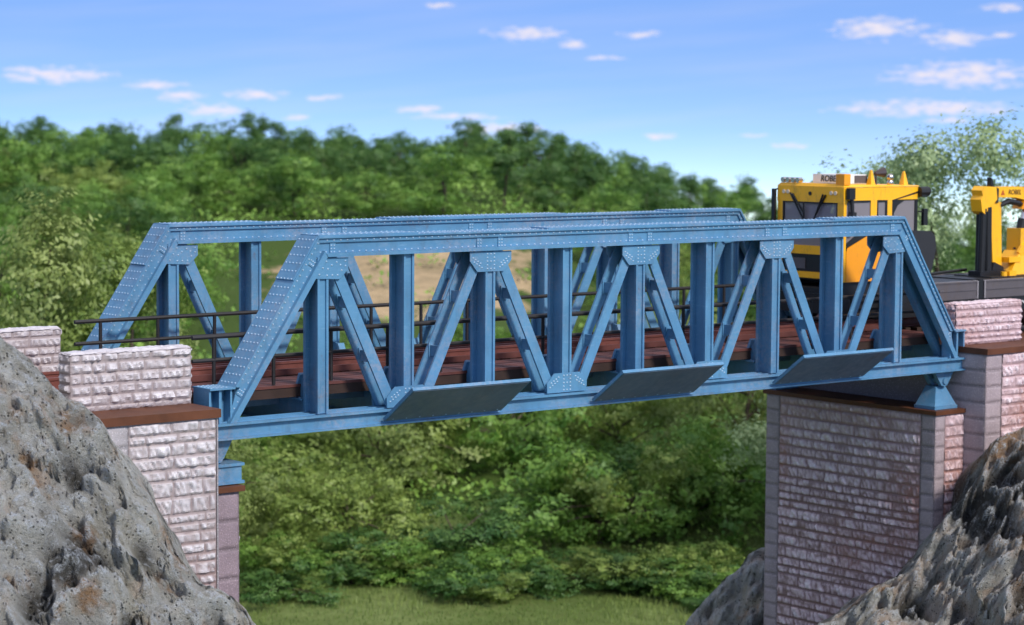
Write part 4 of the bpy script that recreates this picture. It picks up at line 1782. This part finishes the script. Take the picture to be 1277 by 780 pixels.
for y0 in (5.62, 5.42, 3.30, 3.10):
    MB().tube((FX - .06, y0, ZT - .22), (FX - .02, y0, ZT - .22), .07, 12).build('headlight', LAMP, veh)
MB().tube((FX - .05, 4.33, ZT - .26), (FX - .02, 4.33, ZT - .26), .07, 12).build('camera_eye', BLACK, veh)
for (ya, za, yb, zb_) in ((5.28, 5.72, 4.62, 4.75), (5.18, 5.70, 4.66, 5.05), (3.55, 5.68, 4.05, 4.95), (3.68, 5.70, 4.12, 4.80), (4.62, 5.38, 4.60, 4.45)):
    MB().tube((FX - .06, ya, za), (FX - .04, yb, zb_), .035, 6).build('wiper', BLACK, veh)
MB().box(FX + .05, FX + .35, NY - .22, NY - .06, 5.55, 5.95).tube((FX + .30, NY - .10, 5.56), (FX + .35, NY - .12, 4.7), .07, 8).tube((FX + .30, NY - .12, 4.4), (FX + .35, NY - .12, 5.1), .13, 8).build('mirror', BLACK, veh, .02)
MB().box(FX - .022, FX - .012, 3.28, 3.40, 3.63, 3.79).build('marking', INKB, veh)
MB().box(FX - .022, FX - .012, 3.52, 3.56, 3.63, 3.79).build('marking', INKB, veh)

# underframe, wheels
u = MB()
u.box(26.7, 41, 3.0, 5.6, 1.62, 2.40)
u.box(26.6, 26.9, 2.75, 5.8, 1.5, 2.2)
u.box(29.9, 41, NY - .02, 3.0, 1.22, 1.72)
u.box(29.9, 41, 5.6, 5.86, 1.22, 1.72)
u.box(27.2, 30.4, 2.85, 3.0, 1.9, 2.60)
u.box(27.5, 30.2, 5.6, 5.8, 1.9, 2.60)
u.box(29.0, 35.0, 3.2, 5.4, 1.25, 1.65)
u.build('underframe', BLACK, veh, .015)
for x in (27.9, 29.7, 36.4, 38.2):
    for y in (3.44, 4.98):
        w_ = MB()
        w_.tube((x, y, 1.60), (x, y + .13, 1.60), .46, 24)
        w_.tube((x, y + .13 * (1 if y > 4 else -0) - (.0 if y > 4 else .06), 1.60), (x, y + .13 * (1 if y > 4 else 0) + (.06 if y > 4 else 0), 1.60), .14, 12)
        w_.build('wheel', BLACK, veh)
for x in (28.8, 37.3):
    g = MB()
    g.box(x - 1.5, x + 1.5, 3.12, 3.26, 1.45, 1.80)
    g.box(x - 1.5, x + 1.5, 5.3, 5.44, 1.45, 1.80)
    g.build('bogie_frame', BLACK, veh, .03)
hz = MB()
for k in range(5):
    z0 = 1.70 + .2 * k
    hz.prism_y([(29.35, z0), (29.52, z0 + .12), (29.52, z0 + .22), (29.35, z0 + .10)], NY + .075, NY + .085)
hp = MB().box(29.32, 29.55, NY + .09, NY + .12, 1.65, 2.62).build('hazard_panel', BLACK, veh)
hz.build('hazard_stripes', HAZY, hp)
# grey drop sides
for (xa, xb) in ((31.4, 34.46), (34.80, 40.6)):
    for y0 in (NY, FY - .14):
        g = MB()
        g.box(xa, xb, y0, y0 + .10, 1.74, 2.40)
        for zz in (1.74, 2.05, 2.34):
            g.box(xa + .08, xb - .08, y0 - .025, y0, zz, zz + (.06 if zz < 2.3 else .055))
        o = g.build('drop_side', GREYB, veh, .012)
        e = MB()
        e.box(xb - .07, xb + .0, y0 - .028, y0 - .001, 1.74, 2.40) if xa < 33 else e.box(xa, xa + .07, y0 - .028, y0 - .001, 1.74, 2.40)
        e.box(xa, xb, y0 + .02, y0 + .09, 2.401, 2.415)
        e.build('worn_edge', GREYE, o)
g = MB()
g.box(31.3, 40.6, 2.86, FY - .16, 1.74, 1.80)
g.build('deck_floor', simple('grey_deck', (.10, .09, .095), .7), veh)
g = MB()
g.box(34.4, 34.5, 2.86, FY - .16, 1.81, 2.44)
g.box(34.52, 34.76, NY, NY + .16, 1.74, 2.45)
g.box(34.52, 34.76, FY - .16, FY, 1.74, 2.45)
g.build('stanchion', BLACK, veh, .01)
g = MB()
g.box(34.0, 34.20, 5.0, 5.2, 1.8, 3.05)
g.tube((33.3, 5.1, 2.45), (36.6, 5.1, 2.62), .06, 8)
g.build('deck_post', BLACK, veh, .01)
# white frame markings
mk = [(32.15, .34), (33.35, .42)]
for x, w_ in mk:
    g = MB()
    g.prism_y([(x - w_ / 2, 1.46), (x - w_ * .3, 1.44), (x + w_ * .3, 1.44), (x + w_ / 2, 1.46), (x + w_ * .2, 1.485), (x, 1.505), (x - w_ * .2, 1.485)], NY - .030, NY - .022)
    g.build('frame_marking', MARK, veh)
for x in (35.2, 37.0):
    g = MB()
    for k in range(6):
        a0, a1 = math.pi * k / 6, math.pi * (k + 1) / 6
        g.prism_y([(x + .16 * math.cos(a0), 1.45 + .12 * math.sin(a0)), (x + .16 * math.cos(a1), 1.45 + .12 * math.sin(a1)),
                   (x + .10 * math.cos(a1), 1.45 + .07 * math.sin(a1)), (x + .10 * math.cos(a0), 1.45 + .07 * math.sin(a0))], NY - .030, NY - .022)
    g.build('frame_marking', MARK, veh)
text_mesh('frame_marking', '2080', .19, MARK, veh, (35.75, NY - .026, 1.51), (R(90), 0, 0), .003, 0, .006)
MB().box(36.34, 36.66, NY - .030, NY - .022, 1.45, 1.57).build('frame_marking', MARK, veh)

# crane
CY_ = 4.28
crane = MB()
crane.hexa([(37.55, CY_ - .55, 2.45), (40.2, CY_ - .55, 2.45), (40.2, CY_ + .55, 2.45), (37.55, CY_ + .55, 2.45)],
           [(38.35, CY_ - .38, 3.35), (39.6, CY_ - .38, 3.35), (39.6, CY_ + .38, 3.35), (38.35, CY_ + .38, 3.35)])
crane.box(38.4, 39.5, CY_ - .34, CY_ + .34, 3.35, 4.2)
cr = crane.build('crane_base', YELLOW, veh, .04)
g = MB()
g.box(36.0, 41, CY_ - .9, CY_ + .9, 2.32, 2.44)
g.box(36.1, 37.6, CY_ - .3, CY_ + .3, 2.44, 2.62)
g.build('crane_plinth', BLACK, veh, .02)
g = MB()
g.hexa([(36.95, CY_ - .18, 2.95), (37.50, CY_ - .18, 2.62), (37.50, CY_ + .18, 2.62), (36.95, CY_ + .18, 2.95)],
       [(36.75, CY_ - .18, 5.35), (37.38, CY_ - .18, 5.22), (37.38, CY_ + .18, 5.22), (36.75, CY_ + .18, 5.35)])
g.prism_y([(36.18, 4.9), (36.36, 4.78), (36.6, 5.05), (36.75, 5.10), (37.05, 5.35), (36.98, 5.82), (36.3, 5.86), (36.12, 5.70), (36.2, 5.5), (36.08, 5.35)], CY_ - .26, CY_ + .26)
g.build('crane_mast', YELLOW, veh, .03)
g = MB()
g.tube((36.33, CY_ - .12, 2.55), (36.40, CY_ - .12, 5.0), .15, 12)
g.tube((36.68, CY_ - .14, 2.55), (36.62, CY_ - .14, 5.05), .17, 12)
g.tube((36.5, CY_ + .15, 2.55), (36.5, CY_ + .15, 5.2), .12, 10)
g.prism_y([(36.2, 2.45), (37.6, 2.45), (37.55, 2.75), (37.0, 2.95), (36.9, 2.6), (36.2, 2.6)], CY_ - .22, CY_ + .22)
g.build('lifting_cylinder', BLACK, veh)
g = MB()
g.hexa([(36.72, CY_ - .22, 5.3), (37.12, CY_ - .22, 5.2), (37.12, CY_ - .02, 5.2), (36.72, CY_ - .02, 5.3)],
       [(36.70, CY_ - .22, 6.18), (36.80, CY_ - .22, 6.10), (36.80, CY_ - .02, 6.10), (36.70, CY_ - .02, 6.18)])
g.hexa([(36.72, CY_ - .24, 5.28), (37.14, CY_ - .24, 5.2), (37.14, CY_ - .22, 5.2), (36.72, CY_ - .24, 5.28)],
       [(36.72, CY_ - .24, 5.9), (37.16, CY_ - .24, 5.75), (37.16, CY_ - .22, 5.75), (36.72, CY_ - .22, 5.9)])
g.build('hose_guard', BLACK, veh)
g = MB()
g.prism_y([(37.0, 5.42), (37.12, 5.82), (38.2, 5.82), (41.2, 5.72), (41.2, 5.25), (38.9, 5.28), (38.2, 5.40)], CY_ - .20, CY_ + .20)
bo = g.build('crane_boom', YELLOW, veh, .03)
text_mesh('lettering', 'ROBEL', .26, INKB, bo, (38.15, CY_ - .208, 5.60), (R(90), R(1), 0), .004, .1, .003)
g = MB()
tri = [(37.32, 5.50), (37.56, 5.50), (37.44, 5.72)]
g.prism_y(tri, CY_ - .207, CY_ - .2005)
g.build('warning_triangle', simple('red_orange_sign', (.45, .08, .01), .5), bo)
g = MB()
g.path([(37.35, CY_ - .1, 5.1), (37.9, CY_ - .1, 5.25), (38.5, CY_ - .1, 5.18), (38.9, CY_ - .1, 5.0)], .11, 8)
g.build('link_arm', BLACK, veh)
g = MB()
g.prism_y([(38.55, 4.95), (39.4, 4.92), (39.4, 5.32), (38.75, 5.30)], CY_ - .24, CY_ + .24)
g.tube((38.95, CY_ - .3, 5.1), (38.95, CY_ + .3, 5.1), .17, 12)
g.build('boom_joint', ORANGE, veh, .02)
g = MB().tube((38.85, CY_ - .05, 4.5), (39.0, CY_ - .05, 5.05), .09, 10).build('piston_rod', CHROME, veh)
MB().tube((38.55, CY_ - .05, 3.35), (38.85, CY_ - .05, 4.55), .18, 12).build('tilt_cylinder', BLACK, veh)
g = MB()
g.prism_y([(38.2, 3.3), (38.55, 3.0), (39.0, 3.2), (39.0, 3.7), (38.4, 3.55)], CY_ - .42, CY_ - .30)
g.box(37.55, 38.25, CY_ - .5, CY_ - .1, 2.92, 3.12)
g.build('crane_bracket', YELLOW, veh, .02)
g = MB()
pts = [(37.45, CY_ + .3, 2.45), (37.50, CY_ + .3, 3.6)] + [(37.72 - .2 * math.cos(a), CY_ + .3, 3.72 + .2 * math.sin(a)) for a in (0, .5, 1.0, 1.57, 2.1, 2.6, 3.14)] + [(37.96, CY_ + .3, 3.6), (38.0, CY_ + .3, 2.45)]
g.path(pts, .035, 6)
g.build('guard_hoop', BLACK, veh)
g = MB()
g.tube((37.0, CY_ - .7, 2.44), (37.0, CY_ - .7, 2.60), .12, 10)
g.box(37.15, 37.55, CY_ - .85, CY_ - .6, 2.44, 2.62)
g.build('yellow_fitting', YELLOW, veh, .03)
